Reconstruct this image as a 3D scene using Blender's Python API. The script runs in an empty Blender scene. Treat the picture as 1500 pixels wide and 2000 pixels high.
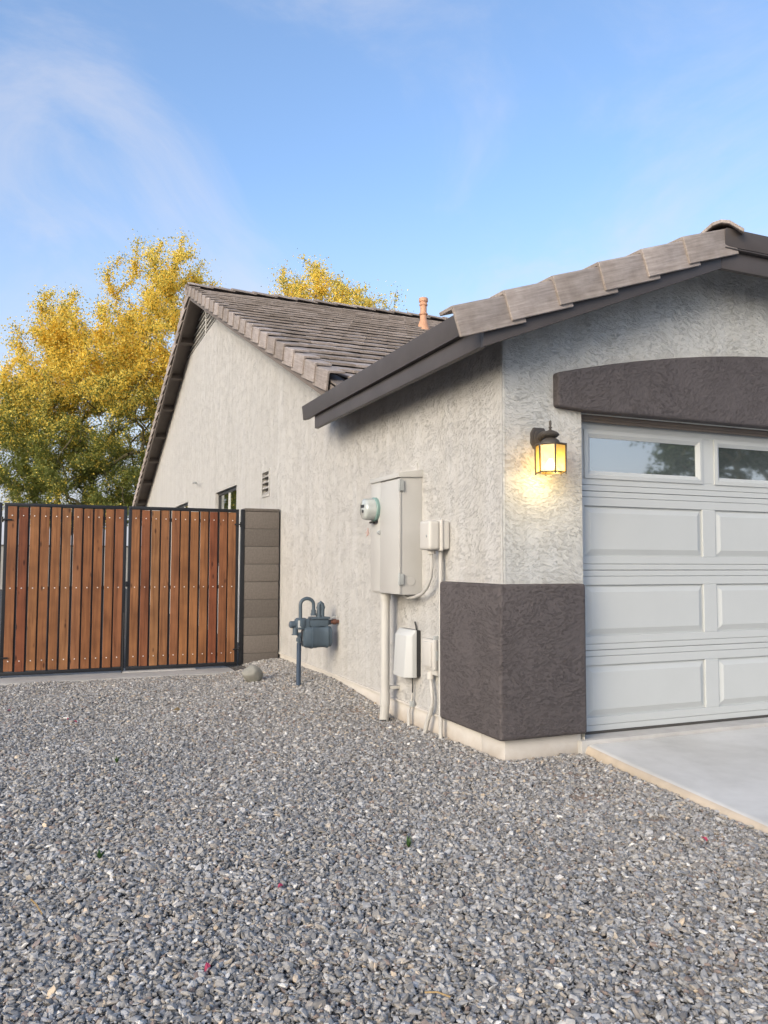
import bpy, bmesh, math, random
import numpy as np
from mathutils import Vector, Matrix, Euler
R = math.radians
sc = bpy.context.scene
col = sc.collection

# ------------------------------------------------------------------ camera
YAW, PITCH, ROLL = R(22.758), R(3.562), R(0.205)
F = Vector((math.sin(YAW)*math.cos(PITCH), math.cos(YAW)*math.cos(PITCH), math.sin(PITCH)))
Rt = Vector((math.cos(YAW), -math.sin(YAW), 0)); Up = Rt.cross(F)
R2 = math.cos(ROLL)*Rt + math.sin(ROLL)*Up; U2 = -math.sin(ROLL)*Rt + math.cos(ROLL)*Up
CAM = Vector((-2.6136, -4.32, 1.127))
cd = bpy.data.cameras.new('camera'); cam = bpy.data.objects.new('camera', cd); col.objects.link(cam)
cam.matrix_world = Matrix(((R2.x, U2.x, -F.x, CAM.x), (R2.y, U2.y, -F.y, CAM.y), (R2.z, U2.z, -F.z, CAM.z), (0, 0, 0, 1)))
cd.sensor_fit = 'VERTICAL'; cd.sensor_height = 36; cd.lens = 1569.62/2000*36; cd.clip_end = 3000; cd.clip_start = .05
sc.camera = cam

# ------------------------------------------------------------------ light
SUN_EL, SUN_AZ = 18.0, 236.0        # degrees; azimuth clockwise from +Y (west-south-west, left behind the camera)
sdir = Vector((math.sin(R(SUN_AZ))*math.cos(R(SUN_EL)), math.cos(R(SUN_AZ))*math.cos(R(SUN_EL)), math.sin(R(SUN_EL))))
sl = bpy.data.lights.new('sun', 'SUN'); sl.energy = 0.62; sl.angle = R(30); sl.color = (1.0, .87, .68)
so = bpy.data.objects.new('sun', sl); col.objects.link(so); so.rotation_euler = (-sdir).to_track_quat('-Z', 'Y').to_euler()
so.location = (-20, -15, 20)
w = bpy.data.worlds.new('World'); sc.world = w; w.use_nodes = True
nt = w.node_tree; nt.nodes.clear()
def N(t, typ, **kw):
    n = t.nodes.new(typ)
    for k, v in kw.items():
        if k.startswith('i_'):
            key = k[2:]; key = int(key) if key.isdigit() else key
            n.inputs[key].default_value = v
        else: setattr(n, k, v)
    return n
def L(t, a, ao, b, bi): t.links.new(a.outputs[ao], b.inputs[bi])
sky = N(nt, 'ShaderNodeTexSky', sky_type='NISHITA', sun_disc=False, sun_elevation=R(SUN_EL), sun_rotation=R(SUN_AZ),
        altitude=300, air_density=1.0, dust_density=5.0, ozone_density=2.9)
tc = N(nt, 'ShaderNodeTexCoord'); sep = N(nt, 'ShaderNodeSeparateXYZ'); L(nt, tc, 'Generated', sep, 0)
zz = N(nt, 'ShaderNodeMath', operation='MAXIMUM', i_1=0.0); L(nt, sep, 'Z', zz, 0)
za = N(nt, 'ShaderNodeMath', operation='ADD', i_1=0.25); L(nt, zz, 0, za, 0)
dv = N(nt, 'ShaderNodeVectorMath', operation='DIVIDE'); cz = N(nt, 'ShaderNodeCombineXYZ')
for i in range(3): L(nt, za, 0, cz, i)
L(nt, tc, 'Generated', dv, 0); L(nt, cz, 0, dv, 1)
mp = N(nt, 'ShaderNodeMapping'); mp.inputs['Scale'].default_value = (1.0, 1.0, 0.2); mp.inputs['Location'].default_value = (12.6, 3.9, 0); mp.inputs['Rotation'].default_value = (0, 0, R(35))
L(nt, dv, 0, mp, 'Vector')
c1 = N(nt, 'ShaderNodeTexNoise', i_Scale=1.5, i_Detail=8, i_Roughness=.62, i_Distortion=.9); L(nt, mp, 0, c1, 'Vector')
c2 = N(nt, 'ShaderNodeTexNoise', i_Scale=.7, i_Detail=2, i_Roughness=.5); L(nt, mp, 0, c2, 'Vector')
r1 = N(nt, 'ShaderNodeMapRange', i_1=.47, i_2=.76, i_3=0, i_4=1); r1.interpolation_type = 'SMOOTHSTEP'; L(nt, c1, 'Fac', r1, 0)
r2 = N(nt, 'ShaderNodeMapRange', i_1=.38, i_2=.62, i_3=.15, i_4=1); L(nt, c2, 'Fac', r2, 0)
cm = N(nt, 'ShaderNodeMath', operation='MULTIPLY'); L(nt, r1, 0, cm, 0); L(nt, r2, 0, cm, 1)
# thin even veil of cirrus, thicker towards the horizon
hz = N(nt, 'ShaderNodeMapRange', i_1=0.0, i_2=.46, i_3=.75, i_4=.0); hz.interpolation_type = 'SMOOTHSTEP'; L(nt, sep, 'Z', hz, 0)
ca = N(nt, 'ShaderNodeMath', operation='MULTIPLY_ADD', i_1=.50); L(nt, cm, 0, ca, 0); L(nt, hz, 0, ca, 2)
cc = N(nt, 'ShaderNodeMath', operation='MINIMUM', i_1=.9); L(nt, ca, 0, cc, 0)
gain = N(nt, 'ShaderNodeVectorMath', operation='MULTIPLY'); gain.inputs[1].default_value = (1, 1, 1); L(nt, sky, 0, gain, 0)
mx = N(nt, 'ShaderNodeMix', data_type='RGBA'); mx.inputs[7].default_value = (2.2, 2.2, 2.42, 1)
L(nt, cc, 0, mx, 0); L(nt, gain, 0, mx, 6)
bg = N(nt, 'ShaderNodeBackground', i_Strength=0.12); L(nt, mx, 2, bg, 'Color')
wo = N(nt, 'ShaderNodeOutputWorld'); L(nt, bg, 0, wo, 'Surface')
sc.view_settings.view_transform = 'Standard'; sc.view_settings.look = 'None'; sc.view_settings.gamma = 1
sc.view_settings.exposure = 1.62
sc.cycles.use_denoising = True
sc.cycles.max_bounces = 8; sc.cycles.transparent_max_bounces = 12

# ------------------------------------------------------------------ helpers
class MB:
    def __init__(s): s.v = []; s.f = []; s.m = []
    def add(s, vs, fs, mi=0):
        o = len(s.v); s.v += [tuple(v) for v in vs]; s.f += [tuple(i+o for i in f) for f in fs]; s.m += [mi]*len(fs); return s
    def box(s, x0, x1, y0, y1, z0, z1, mi=0):
        return s.add([(x0,y0,z0),(x1,y0,z0),(x1,y1,z0),(x0,y1,z0),(x0,y0,z1),(x1,y0,z1),(x1,y1,z1),(x0,y1,z1)],
                     [(0,3,2,1),(4,5,6,7),(0,1,5,4),(1,2,6,5),(2,3,7,6),(3,0,4,7)], mi)
    def obox(s, c, ax, ay, az, mi=0):
        c = Vector(c); ax = Vector(ax); ay = Vector(ay); az = Vector(az)
        vs = [c+sx*ax+sy*ay+sz*az for sz in (-1,1) for sx, sy in ((-1,-1),(1,-1),(1,1),(-1,1))]
        return s.add(vs, [(0,3,2,1),(4,5,6,7),(0,1,5,4),(1,2,6,5),(2,3,7,6),(3,0,4,7)], mi)
    def prism(s, poly, d, mi=0):
        n = len(poly); d = Vector(d); a = [Vector(p) for p in poly]; b = [p+d for p in a]
        return s.add(a+b, [tuple(reversed(range(n))), tuple(range(n, 2*n))]+[(i, (i+1) % n, n+(i+1) % n, n+i) for i in range(n)], mi)
    def tube(s, pts, rad, seg=8, mi=0, caps=True):
        pts = [Vector(p) for p in pts]; n = len(pts)
        rad = rad if isinstance(rad, (list, tuple)) else [rad]*n
        t0 = (pts[1]-pts[0]).normalized(); u = t0.orthogonal().normalized(); vs = []
        for i, p in enumerate(pts):
            t = (pts[min(i+1, n-1)]-pts[max(i-1, 0)]).normalized()
            u = (u-t*u.dot(t)).normalized(); w_ = t.cross(u)
            for k in range(seg):
                a = 2*math.pi*k/seg; vs.append(p+(u*math.cos(a)+w_*math.sin(a))*rad[i])
        fs = [(i*seg+k, i*seg+(k+1) % seg, (i+1)*seg+(k+1) % seg, (i+1)*seg+k) for i in range(n-1) for k in range(seg)]
        if caps: fs += [tuple(reversed(range(seg))), tuple((n-1)*seg+k for k in range(seg))]
        return s.add(vs, fs, mi)
    def lathe(s, o, axis, prof, seg=20, mi=0, rot=0):
        o = Vector(o); axis = Vector(axis).normalized(); u = axis.orthogonal().normalized() if abs(axis.z) < .9 else Vector((1,0,0)); w_ = axis.cross(u); vs = []
        for r, h in prof:
            for k in range(seg):
                a = 2*math.pi*k/seg+rot; vs.append(o+axis*h+(u*math.cos(a)+w_*math.sin(a))*max(r, 1e-4))
        n = len(prof)
        fs = [(i*seg+k, i*seg+(k+1) % seg, (i+1)*seg+(k+1) % seg, (i+1)*seg+k) for i in range(n-1) for k in range(seg)]
        fs += [tuple(reversed(range(seg))), tuple((n-1)*seg+k for k in range(seg))]
        return s.add(vs, fs, mi)
    def mesh(s, name, mats, bevel=0, smooth=False, angle=35, segs=2):
        me = bpy.data.meshes.new(name); me.from_pydata([tuple(v) for v in s.v], [], s.f)
        for m in (mats if isinstance(mats, (list, tuple)) else [mats]): me.materials.append(m)
        if len(me.materials) > 1: me.polygons.foreach_set('material_index', s.m)
        bm = bmesh.new(); bm.from_mesh(me)
        bmesh.ops.recalc_face_normals(bm, faces=bm.faces)
        if bevel:
            es = [e for e in bm.edges if len(e.link_faces) == 2 and e.calc_face_angle(0) > R(30)]
            bmesh.ops.bevel(bm, geom=es, offset=bevel, segments=segs, profile=.6, affect='EDGES', clamp_overlap=True)
        bm.to_mesh(me); bm.free()
        if smooth or bevel:
            me.polygons.foreach_set('use_smooth', [True]*len(me.polygons)); me.set_sharp_from_angle(angle=R(angle))
        me.update(); return me
    def build(s, name, mats, parent=None, **kw): return ob(name, s.mesh(name, mats, **kw), parent)
def ob(name, me, parent=None, loc=None, mat=None):
    o = bpy.data.objects.new(name, me); col.objects.link(o)
    if parent: o.parent = parent
    if loc is not None: o.location = loc
    if mat is not None: o.matrix_local = mat
    return o
def tag(o, label=None, cat=None, group=None, kind=None):
    if label: o['label'] = label
    if cat: o['category'] = cat
    if group: o['group'] = group
    if kind: o['kind'] = kind
    return o
def thing(name, label, cat, loc=(0,0,0), group=None):
    o = bpy.data.objects.new(name, None); o.empty_display_size = .1; col.objects.link(o); o.location = loc
    return tag(o, label, cat, group)
def rel(e, mb):                      # move geometry given in world coordinates under an Empty that is not at the origin
    l = e.location; mb.v = [(x-l.x, y-l.y, z-l.z) for x, y, z in mb.v]; return mb

# ------------------------------------------------------------------ materials
def pmat(name, base, rough=.7, metal=0, spec=.5):
    m = bpy.data.materials.new(name); m.use_nodes = True; t = m.node_tree
    b = t.nodes['Principled BSDF']; b.inputs['Base Color'].default_value = (*base, 1); b.inputs['Roughness'].default_value = rough
    b.inputs['Metallic'].default_value = metal; b.inputs['Specular IOR Level'].default_value = spec
    return m, t, b
def ramp(t, stops, interp='LINEAR'):
    n = t.nodes.new('ShaderNodeValToRGB'); n.color_ramp.interpolation = interp; e = n.color_ramp.elements
    while len(e) < len(stops): e.new(.5)
    for el, (p, c) in zip(e, stops): el.position = p; el.color = (*c, 1) if len(c) == 3 else c
    return n
def coords(t, scale=(1,1,1), rot=(0,0,0), loc=(0,0,0), out='Object'):
    c = N(t, 'ShaderNodeTexCoord'); m = N(t, 'ShaderNodeMapping'); m.inputs['Scale'].default_value = scale
    m.inputs['Rotation'].default_value = rot; m.inputs['Location'].default_value = loc; L(t, c, out, m, 'Vector'); return m
def tint(t, b, base, var=.12, scale=3, detail=5, coord=None, dark=None):
    """mottled base colour between base*(1-var) and base*(1+var)"""
    n = N(t, 'ShaderNodeTexNoise', i_Scale=scale, i_Detail=detail, i_Roughness=.6); L(t, coord or coords(t), 0, n, 'Vector')
    lo = dark or tuple(x*(1-var) for x in base); hi = tuple(min(1, x*(1+var)) for x in base)
    r = ramp(t, [(.3, lo), (.7, hi)]); L(t, n, 'Fac', r, 0); L(t, r, 0, b, 'Base Color'); return r
def bump(t, b, hnode, out, strength, dist, prev=None):
    n = N(t, 'ShaderNodeBump', i_Strength=strength, i_Distance=dist); L(t, hnode, out, n, 'Height')
    if prev: L(t, prev, 0, n, 'Normal')
    L(t, n, 0, b, 'Normal'); return n

def stucco(name, base, diag, var=.05, amp=1.0, streak=True):
    m, t, b = pmat(name, base, .85, spec=.25)
    co = coords(t, (1,1,1))
    # big soft undulation that turns the trowel strokes
    wv = N(t, 'ShaderNodeTexNoise', i_Scale=2.2, i_Detail=1); L(t, co, 0, wv, 'Vector')
    off = N(t, 'ShaderNodeVectorMath', operation='MULTIPLY_ADD'); off.inputs[1].default_value = (.30, .30, .30)
    L(t, wv, 'Color', off, 0); L(t, co, 0, off, 2)
    rot = N(t, 'ShaderNodeMapping'); rot.inputs['Rotation'].default_value = diag; L(t, off, 0, rot, 'Vector')
    st = N(t, 'ShaderNodeMapping'); st.inputs['Scale'].default_value = (19, 19, 48); L(t, rot, 0, st, 'Vector')
    n1 = N(t, 'ShaderNodeTexNoise', i_Scale=1.0, i_Detail=5, i_Roughness=.66, i_Distortion=.40); L(t, st, 0, n1, 'Vector')
    sa = N(t, 'ShaderNodeMath', operation='MULTIPLY', i_1=5.2); L(t, n1, 'Fac', sa, 0)
    fr = N(t, 'ShaderNodeMath', operation='FRACT'); L(t, sa, 0, fr, 0)
    # a ledge rises slowly and breaks off sharply
    cr = ramp(t, [(0, (0,0,0)), (.18, (.60,.60,.60)), (.86, (1,1,1)), (1, (0,0,0))]); L(t, fr, 0, cr, 0)
    mk = N(t, 'ShaderNodeTexNoise', i_Scale=7, i_Detail=3); L(t, co, 0, mk, 'Vector')
    mr = N(t, 'ShaderNodeMapRange', i_1=.36, i_2=.60, i_3=.4, i_4=1); L(t, mk, 'Fac', mr, 0)
    mu = N(t, 'ShaderNodeMath', operation='MULTIPLY'); L(t, cr, 0, mu, 0); L(t, mr, 0, mu, 1)
    fi = N(t, 'ShaderNodeTexNoise', i_Scale=75, i_Detail=5, i_Roughness=.7); L(t, co, 0, fi, 'Vector')
    ad = N(t, 'ShaderNodeMath', operation='MULTIPLY_ADD', i_1=.40); L(t, fi, 'Fac', ad, 0); L(t, mu, 0, ad, 2)
    bump(t, b, ad, 0, min(1, .85*amp), .0050*amp)
    # colour: slight mottling, faint vertical rain streaks
    mo = N(t, 'ShaderNodeTexNoise', i_Scale=1.3, i_Detail=6, i_Roughness=.65); L(t, coords(t, (1,1,.35)), 0, mo, 'Vector')
    lo = tuple(x*(1-var) for x in base); hi = tuple(x*(1+var) for x in base)
    r = ramp(t, [(.3, lo), (.7, hi)]); L(t, mo, 'Fac', r, 0)
    if streak:
        sn = N(t, 'ShaderNodeTexNoise', i_Scale=1, i_Detail=5, i_Roughness=.7); L(t, coords(t, (9, 9, .5)), 0, sn, 'Vector')
        sr = ramp(t, [(.42, (.93,.92,.90)), (.62, (1,1,1))]); L(t, sn, 'Fac', sr, 0)
        mm = N(t, 'ShaderNodeMix', data_type='RGBA', blend_type='MULTIPLY'); mm.inputs[0].default_value = 1
        L(t, r, 0, mm, 6); L(t, sr, 0, mm, 7); L(t, mm, 2, b, 'Base Color')
    else: L(t, r, 0, b, 'Base Color')
    return m
M = {}
M['stucco_side'] = stucco('light stucco side', (.49,.482,.465), (R(38),0,0))
M['stucco_front'] = stucco('light stucco front', (.50,.508,.498), (0,R(-8),0), amp=1.0)  # same paint as the side; cooler light on this face put into the tint
M['stucco_dark'] = stucco('dark stucco', (.094,.083,.084), (0,R(10),R(5)), amp=1.1, streak=False, var=.10)
M['stucco_arch'] = stucco('dark stucco lintel', (.090,.081,.084), (0,R(30),0), amp=1.1, streak=False, var=.10)

def paint(name, base, rough=.5, var=.04, bscale=60, bstr=.12, spec=.4):
    m, t, b = pmat(name, base, rough, spec=spec); tint(t, b, base, var, 4)
    n = N(t, 'ShaderNodeTexNoise', i_Scale=bscale, i_Detail=3); L(t, coords(t), 0, n, 'Vector'); bump(t, b, n, 'Fac', bstr, .002)
    return m
M['door'] = paint('garage door paint', (.43,.452,.455), .45, .02, 160, .05)
def stem_mat():
    m, t, b = pmat('painted stem wall', (.50,.475,.44), .8); r = tint(t, b, (.50,.475,.44), .08, 4)
    co = N(t, 'ShaderNodeTexCoord'); sx = N(t, 'ShaderNodeSeparateXYZ'); L(t, co, 'Object', sx, 0)
    n = N(t, 'ShaderNodeTexNoise', i_Scale=7, i_Detail=6, i_Roughness=.7); L(t, co, 'Object', n, 'Vector')
    a = N(t, 'ShaderNodeMath', operation='MULTIPLY_ADD', i_1=.16); L(t, n, 'Fac', a, 0); L(t, sx, 'Z', a, 2)
    k = N(t, 'ShaderNodeMapRange', i_1=-.03, i_2=.06, i_3=.55, i_4=0); L(t, a, 0, k, 0)
    x = N(t, 'ShaderNodeMix', data_type='RGBA'); x.inputs[7].default_value = (.30,.235,.17,1); L(t, k, 0, x, 0); L(t, r, 0, x, 6); L(t, x, 2, b, 'Base Color')
    bump(t, b, n, 'Fac', .4, .004); return m
M['stem'] = stem_mat()
M['trim'] = paint('dark brown trim paint', (.066,.058,.057), .5, .12, 30, .35)
M['soffit'] = paint('brown soffit paint', (.16,.135,.118), .7, .1, 20, .3)
M['box'] = paint('grey enclosure paint', (.44,.435,.415), .42, .04, 90, .06)
M['boxdark'] = paint('grey enclosure side', (.42,.415,.40), .45, .05, 90, .06)
M['pvc'] = paint('beige painted conduit', (.44,.43,.405), .5, .06, 40, .15)
M['white_plastic'] = paint('pale plastic', (.47,.48,.475), .42, .03, 90, .05)
M['cream_plastic'] = paint('cream plastic', (.50,.485,.455), .45, .04, 90, .06)
M['black_plastic'] = paint('black plastic', (.025,.025,.027), .5, .1, 60, .1)
M['steel'] = paint('black powder coated steel', (.012,.013,.016), .42, .15, 80, .15)
M['lantern'] = paint('weathered bronze', (.055,.048,.042), .5, .25, 50, .3)
M['gas'] = paint('blue grey meter paint', (.060,.085,.110), .45, .16, 30, .25)
M['gasdark'] = paint('dark blue riser paint', (.035,.058,.095), .5, .2, 30, .25)
M['galv'] = paint('galvanised metal', (.34,.36,.36), .4, .15, 30, .2)
M['rust'] = paint('rusty brass pipe', (.12,.052,.036), .6, .3, 40, .4)
M['flue'] = paint('sunlit orange flue', (.55,.30,.18), .6, .15, 20, .25)  # orange of the low sun on the pipe, put into its colour
M['meterring'] = paint('green meter ring', (.17,.27,.25), .35, .1, 50, .05)
M['alu'] = paint('bronze window frame', (.03,.03,.03), .4, .1, 50, .1)
M['vinyl'] = paint('pale window bead', (.55,.55,.52), .5, .05, 50, .1)
M['rubber'] = paint('weather seal', (.05,.048,.045), .7, .1, 50, .2)
M['screw'], _, _ = pmat('bright screw head', (.75,.75,.72), .3, .9)
M['vent_dark'], _, _ = pmat('painted vent darkness', (.012,.011,.01), .9)  # near-black plates painted as the shade behind the slats

def glassy(name, base, rough, gl):
    m, t, b = pmat(name, base, .35); t.nodes.remove(b)
    d = N(t, 'ShaderNodeBsdfDiffuse'); d.inputs['Color'].default_value = (*base, 1)
    n = N(t, 'ShaderNodeTexNoise', i_Scale=1.5, i_Detail=4); L(t, coords(t), 0, n, 'Vector')
    r = ramp(t, [(.35, tuple(x*.75 for x in base)), (.7, tuple(x*1.2 for x in base))]); L(t, n, 'Fac', r, 0); L(t, r, 0, d, 'Color')
    g = N(t, 'ShaderNodeBsdfGlossy', i_Roughness=rough); g.inputs['Color'].default_value = (.92,.96,.97,1)
    wv = N(t, 'ShaderNodeTexNoise', i_Scale=3, i_Detail=1); L(t, coords(t), 0, wv, 'Vector')
    bp = N(t, 'ShaderNodeBump', i_Strength=.05, i_Distance=.004); L(t, wv, 'Fac', bp, 'Height'); L(t, bp, 0, g, 'Normal')
    fr = N(t, 'ShaderNodeFresnel', i_IOR=1.5); mr = N(t, 'ShaderNodeMapRange', i_1=0, i_2=.5, i_3=gl, i_4=1); L(t, fr, 0, mr, 0)
    x = N(t, 'ShaderNodeMixShader'); L(t, mr, 0, x, 0); L(t, d, 0, x, 1); L(t, g, 0, x, 2)
    L(t, x, 0, t.nodes['Material Output'], 'Surface'); return m
M['garage_glass'] = glassy('garage window glass', (.10,.12,.125), .03, .50)
M['house_glass'] = glassy('house window glass', (.012,.016,.012), .02, .30)

def tile_mat():
    m, t, b = pmat('concrete roof tile', (.26,.23,.21), .85, spec=.25)
    oi = N(t, 'ShaderNodeObjectInfo'); co = N(t, 'ShaderNodeTexCoord')
    ad = N(t, 'ShaderNodeVectorMath', operation='ADD'); sc_ = N(t, 'ShaderNodeVectorMath', operation='SCALE'); sc_.inputs['Scale'].default_value = 40
    L(t, oi, 'Random', sc_, 0); L(t, co, 'Object', ad, 0); L(t, sc_, 0, ad, 1)
    mp = N(t, 'ShaderNodeMapping'); mp.inputs['Scale'].default_value = (3, 70, 70); L(t, ad, 0, mp, 'Vector')   # streaks run along the tile's length (local x)
    st = N(t, 'ShaderNodeTexNoise', i_Scale=1, i_Detail=4, i_Roughness=.65); L(t, mp, 0, st, 'Vector')
    bl = N(t, 'ShaderNodeTexNoise', i_Scale=9, i_Detail=5, i_Roughness=.65); L(t, ad, 0, bl, 'Vector')
    c_ = ramp(t, [(.0, (.27,.235,.21)), (.5, (.33,.29,.265)), (1, (.40,.355,.33))]); L(t, oi, 'Random', c_, 0)
    s1 = ramp(t, [(.3, (.72,.71,.70)), (.65, (1.08,1.08,1.08))]); L(t, st, 'Fac', s1, 0)
    s2 = ramp(t, [(.3, (.80,.78,.76)), (.7, (1.12,1.12,1.12))]); L(t, bl, 'Fac', s2, 0)
    m1 = N(t, 'ShaderNodeMix', data_type='RGBA', blend_type='MULTIPLY'); m1.inputs[0].default_value = 1; L(t, c_, 0, m1, 6); L(t, s1, 0, m1, 7)
    m2 = N(t, 'ShaderNodeMix', data_type='RGBA', blend_type='MULTIPLY'); m2.inputs[0].default_value = 1; L(t, m1, 2, m2, 6); L(t, s2, 0, m2, 7)
    L(t, m2, 2, b, 'Base Color'); bump(t, b, st, 'Fac', .5, .006); return m
M['tile'] = tile_mat()

def wood_mat():
    m, t, b = pmat('stained redwood', (.25,.1,.05), .55, spec=.35)
    oi = N(t, 'ShaderNodeObjectInfo'); co = N(t, 'ShaderNodeTexCoord')
    ad = N(t, 'ShaderNodeVectorMath', operation='ADD'); s_ = N(t, 'ShaderNodeVectorMath', operation='SCALE'); s_.inputs['Scale'].default_value = 60
    L(t, oi, 'Random', s_, 0); L(t, co, 'Object', ad, 0); L(t, s_, 0, ad, 1)
    mp = N(t, 'ShaderNodeMapping'); mp.inputs['Scale'].default_value = (34, 34, 1.6); L(t, ad, 0, mp, 'Vector')
    g = N(t, 'ShaderNodeTexNoise', i_Scale=1, i_Detail=6, i_Roughness=.6, i_Distortion=.6); L(t, mp, 0, g, 'Vector')
    bl = N(t, 'ShaderNodeTexNoise', i_Scale=3.2, i_Detail=3); L(t, ad, 0, bl, 'Vector')
    hue = ramp(t, [(0, (.275,.142,.062)), (.2, (.225,.092,.036)), (.42, (.245,.110,.043)), (.62, (.17,.052,.023)), (.8, (.255,.122,.053)), (1, (.195,.073,.030))]); L(t, oi, 'Random', hue, 0)
    gr = ramp(t, [(.28, (.50,.44,.40)), (.5, (.95,.95,.95)), (.72, (1.22,1.2,1.15))]); L(t, g, 'Fac', gr, 0)
    br = ramp(t, [(.3, (.70,.66,.64)), (.65, (1.1,1.1,1.1))]); L(t, bl, 'Fac', br, 0)
    kn = N(t, 'ShaderNodeTexVoronoi', i_Scale=1.0); km = N(t, 'ShaderNodeMapping'); km.inputs['Scale'].default_value = (11, 11, 4.0); L(t, ad, 0, km, 'Vector'); L(t, km, 0, kn, 'Vector')
    kr = ramp(t, [(.06, (.30,.25,.22)), (.16, (1,1,1))]); L(t, kn, 'Distance', kr, 0)
    x = hue
    for o in (gr, br, kr):
        q = N(t, 'ShaderNodeMix', data_type='RGBA', blend_type='MULTIPLY'); q.inputs[0].default_value = 1
        L(t, x, 0 if x is hue else 2, q, 6); L(t, o, 0, q, 7); x = q
    L(t, x, 2, b, 'Base Color'); bump(t, b, g, 'Fac', .35, .003); return m
M['wood'] = wood_mat()

def block_mat():
    m, t, b = pmat('concrete block', (.2,.18,.165), .9, spec=.2)
    oi = N(t, 'ShaderNodeObjectInfo'); c_ = ramp(t, [(0, (.115,.102,.092)), (1, (.158,.140,.126))]); L(t, oi, 'Random', c_, 0)  # shade the pier stands in is put into the block colour
    n = N(t, 'ShaderNodeTexNoise', i_Scale=40, i_Detail=6, i_Roughness=.75); L(t, coords(t), 0, n, 'Vector')
    r = ramp(t, [(.3, (.78,.77,.76)), (.7, (1.15,1.15,1.15))]); L(t, n, 'Fac', r, 0)
    q = N(t, 'ShaderNodeMix', data_type='RGBA', blend_type='MULTIPLY'); q.inputs[0].default_value = 1; L(t, c_, 0, q, 6); L(t, r, 0, q, 7); L(t, q, 2, b, 'Base Color')
    bump(t, b, n, 'Fac', .5, .004); return m
M['block'] = block_mat()
M['mortar'] = paint('grey mortar', (.13,.12,.112), .95, .15, 60, .5)

def concrete_mat(name, base, sc_=2.0):
    m, t, b = pmat(name, base, .8, spec=.3)
    n = N(t, 'ShaderNodeTexNoise', i_Scale=sc_, i_Detail=8, i_Roughness=.62, i_Distortion=.3); L(t, coords(t), 0, n, 'Vector')
    r = ramp(t, [(.3, tuple(x*.86 for x in base)), (.52, base), (.72, tuple(x*1.09 for x in base))]); L(t, n, 'Fac', r, 0)
    n3 = N(t, 'ShaderNodeTexNoise', i_Scale=.9, i_Detail=5, i_Roughness=.7); L(t, coords(t, (1,1,1), loc=(4,2,0)), 0, n3, 'Vector')
    r3 = ramp(t, [(.38, (.88,.875,.86)), (.60, (1.03,1.03,1.03))]); L(t, n3, 'Fac', r3, 0)
    q = N(t, 'ShaderNodeMix', data_type='RGBA', blend_type='MULTIPLY'); q.inputs[0].default_value = 1; L(t, r, 0, q, 6); L(t, r3, 0, q, 7); L(t, q, 2, b, 'Base Color')
    n2 = N(t, 'ShaderNodeTexNoise', i_Scale=160, i_Detail=3); L(t, coords(t), 0, n2, 'Vector'); bump(t, b, n2, 'Fac', .25, .002)
    return m
M['concrete'] = concrete_mat('driveway concrete', (.52,.515,.495))
M['edge'] = concrete_mat('stained slab edge', (.45,.385,.31), 6)
M['curb'] = concrete_mat('curb concrete', (.38,.375,.365), 5)

def soil_mat():
    m, t, b = pmat('gravelly soil', (.12,.1,.085), .95, spec=.2)
    v = N(t, 'ShaderNodeTexVoronoi', i_Scale=62); L(t, coords(t), 0, v, 'Vector')
    hs = ramp(t, [(0, (.07,.066,.066)), (.3, (.145,.142,.145)), (.6, (.21,.205,.20)), (.85, (.15,.12,.095)), (1, (.29,.285,.275))]); sp = N(t, 'ShaderNodeSeparateColor'); L(t, v, 'Color', sp, 0); L(t, sp, 0, hs, 0)
    er = ramp(t, [(0, (1,1,1)), (.5, (.35,.35,.35))]); L(t, v, 'Distance', er, 0)
    q = N(t, 'ShaderNodeMix', data_type='RGBA', blend_type='MULTIPLY'); q.inputs[0].default_value = .8; L(t, hs, 0, q, 6); L(t, er, 0, q, 7)
    # bare sandy soil where the stones are thin
    at = N(t, 'ShaderNodeAttribute'); at.attribute_name = 'bare'
    n = N(t, 'ShaderNodeTexNoise', i_Scale=30, i_Detail=6, i_Roughness=.7); L(t, coords(t), 0, n, 'Vector')
    sd = ramp(t, [(.3, (.25,.185,.135)), (.7, (.38,.29,.22))]); L(t, n, 'Fac', sd, 0)
    x = N(t, 'ShaderNodeMix', data_type='RGBA'); L(t, at, 'Fac', x, 0); L(t, q, 2, x, 6); L(t, sd, 0, x, 7); L(t, x, 2, b, 'Base Color')
    bump(t, b, v, 'Distance', .6, .01); return m
M['soil'] = soil_mat()
def stone_mat():
    m, t, b = pmat('gravel stone', (.3,.3,.3), .8, spec=.3)
    at = N(t, 'ShaderNodeAttribute'); at.attribute_type = 'INSTANCER'; at.attribute_name = 'col'
    n = N(t, 'ShaderNodeTexNoise', i_Scale=1.4, i_Detail=4); L(t, coords(t), 0, n, 'Vector')
    r = ramp(t, [(.3, (.8,.8,.8)), (.7, (1.12,1.12,1.12))]); L(t, n, 'Fac', r, 0)
    q = N(t, 'ShaderNodeMix', data_type='RGBA', blend_type='MULTIPLY'); q.inputs[0].default_value = 1; L(t, at, 'Color', q, 6); L(t, r, 0, q, 7); L(t, q, 2, b, 'Base Color'); return m
M['stone'] = stone_mat()
def leafm(name, a, c, trans=.35):
    m, t, b = pmat(name, a, .55, spec=.3); oi = N(t, 'ShaderNodeNewGeometry')
    r = ramp(t, [(0, a), (1, c)]); L(t, oi, 'Random Per Island', r, 0); L(t, r, 0, b, 'Base Color')
    tr = N(t, 'ShaderNodeBsdfTranslucent'); L(t, r, 0, tr, 'Color'); x = N(t, 'ShaderNodeMixShader', i_0=trans)
    L(t, b, 0, x, 1); L(t, tr, 0, x, 2); L(t, x, 0, t.nodes['Material Output'], 'Surface'); return m
M['leaf'] = leafm('palo verde leaf', (.15,.18,.04), (.27,.29,.075), .45)
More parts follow.
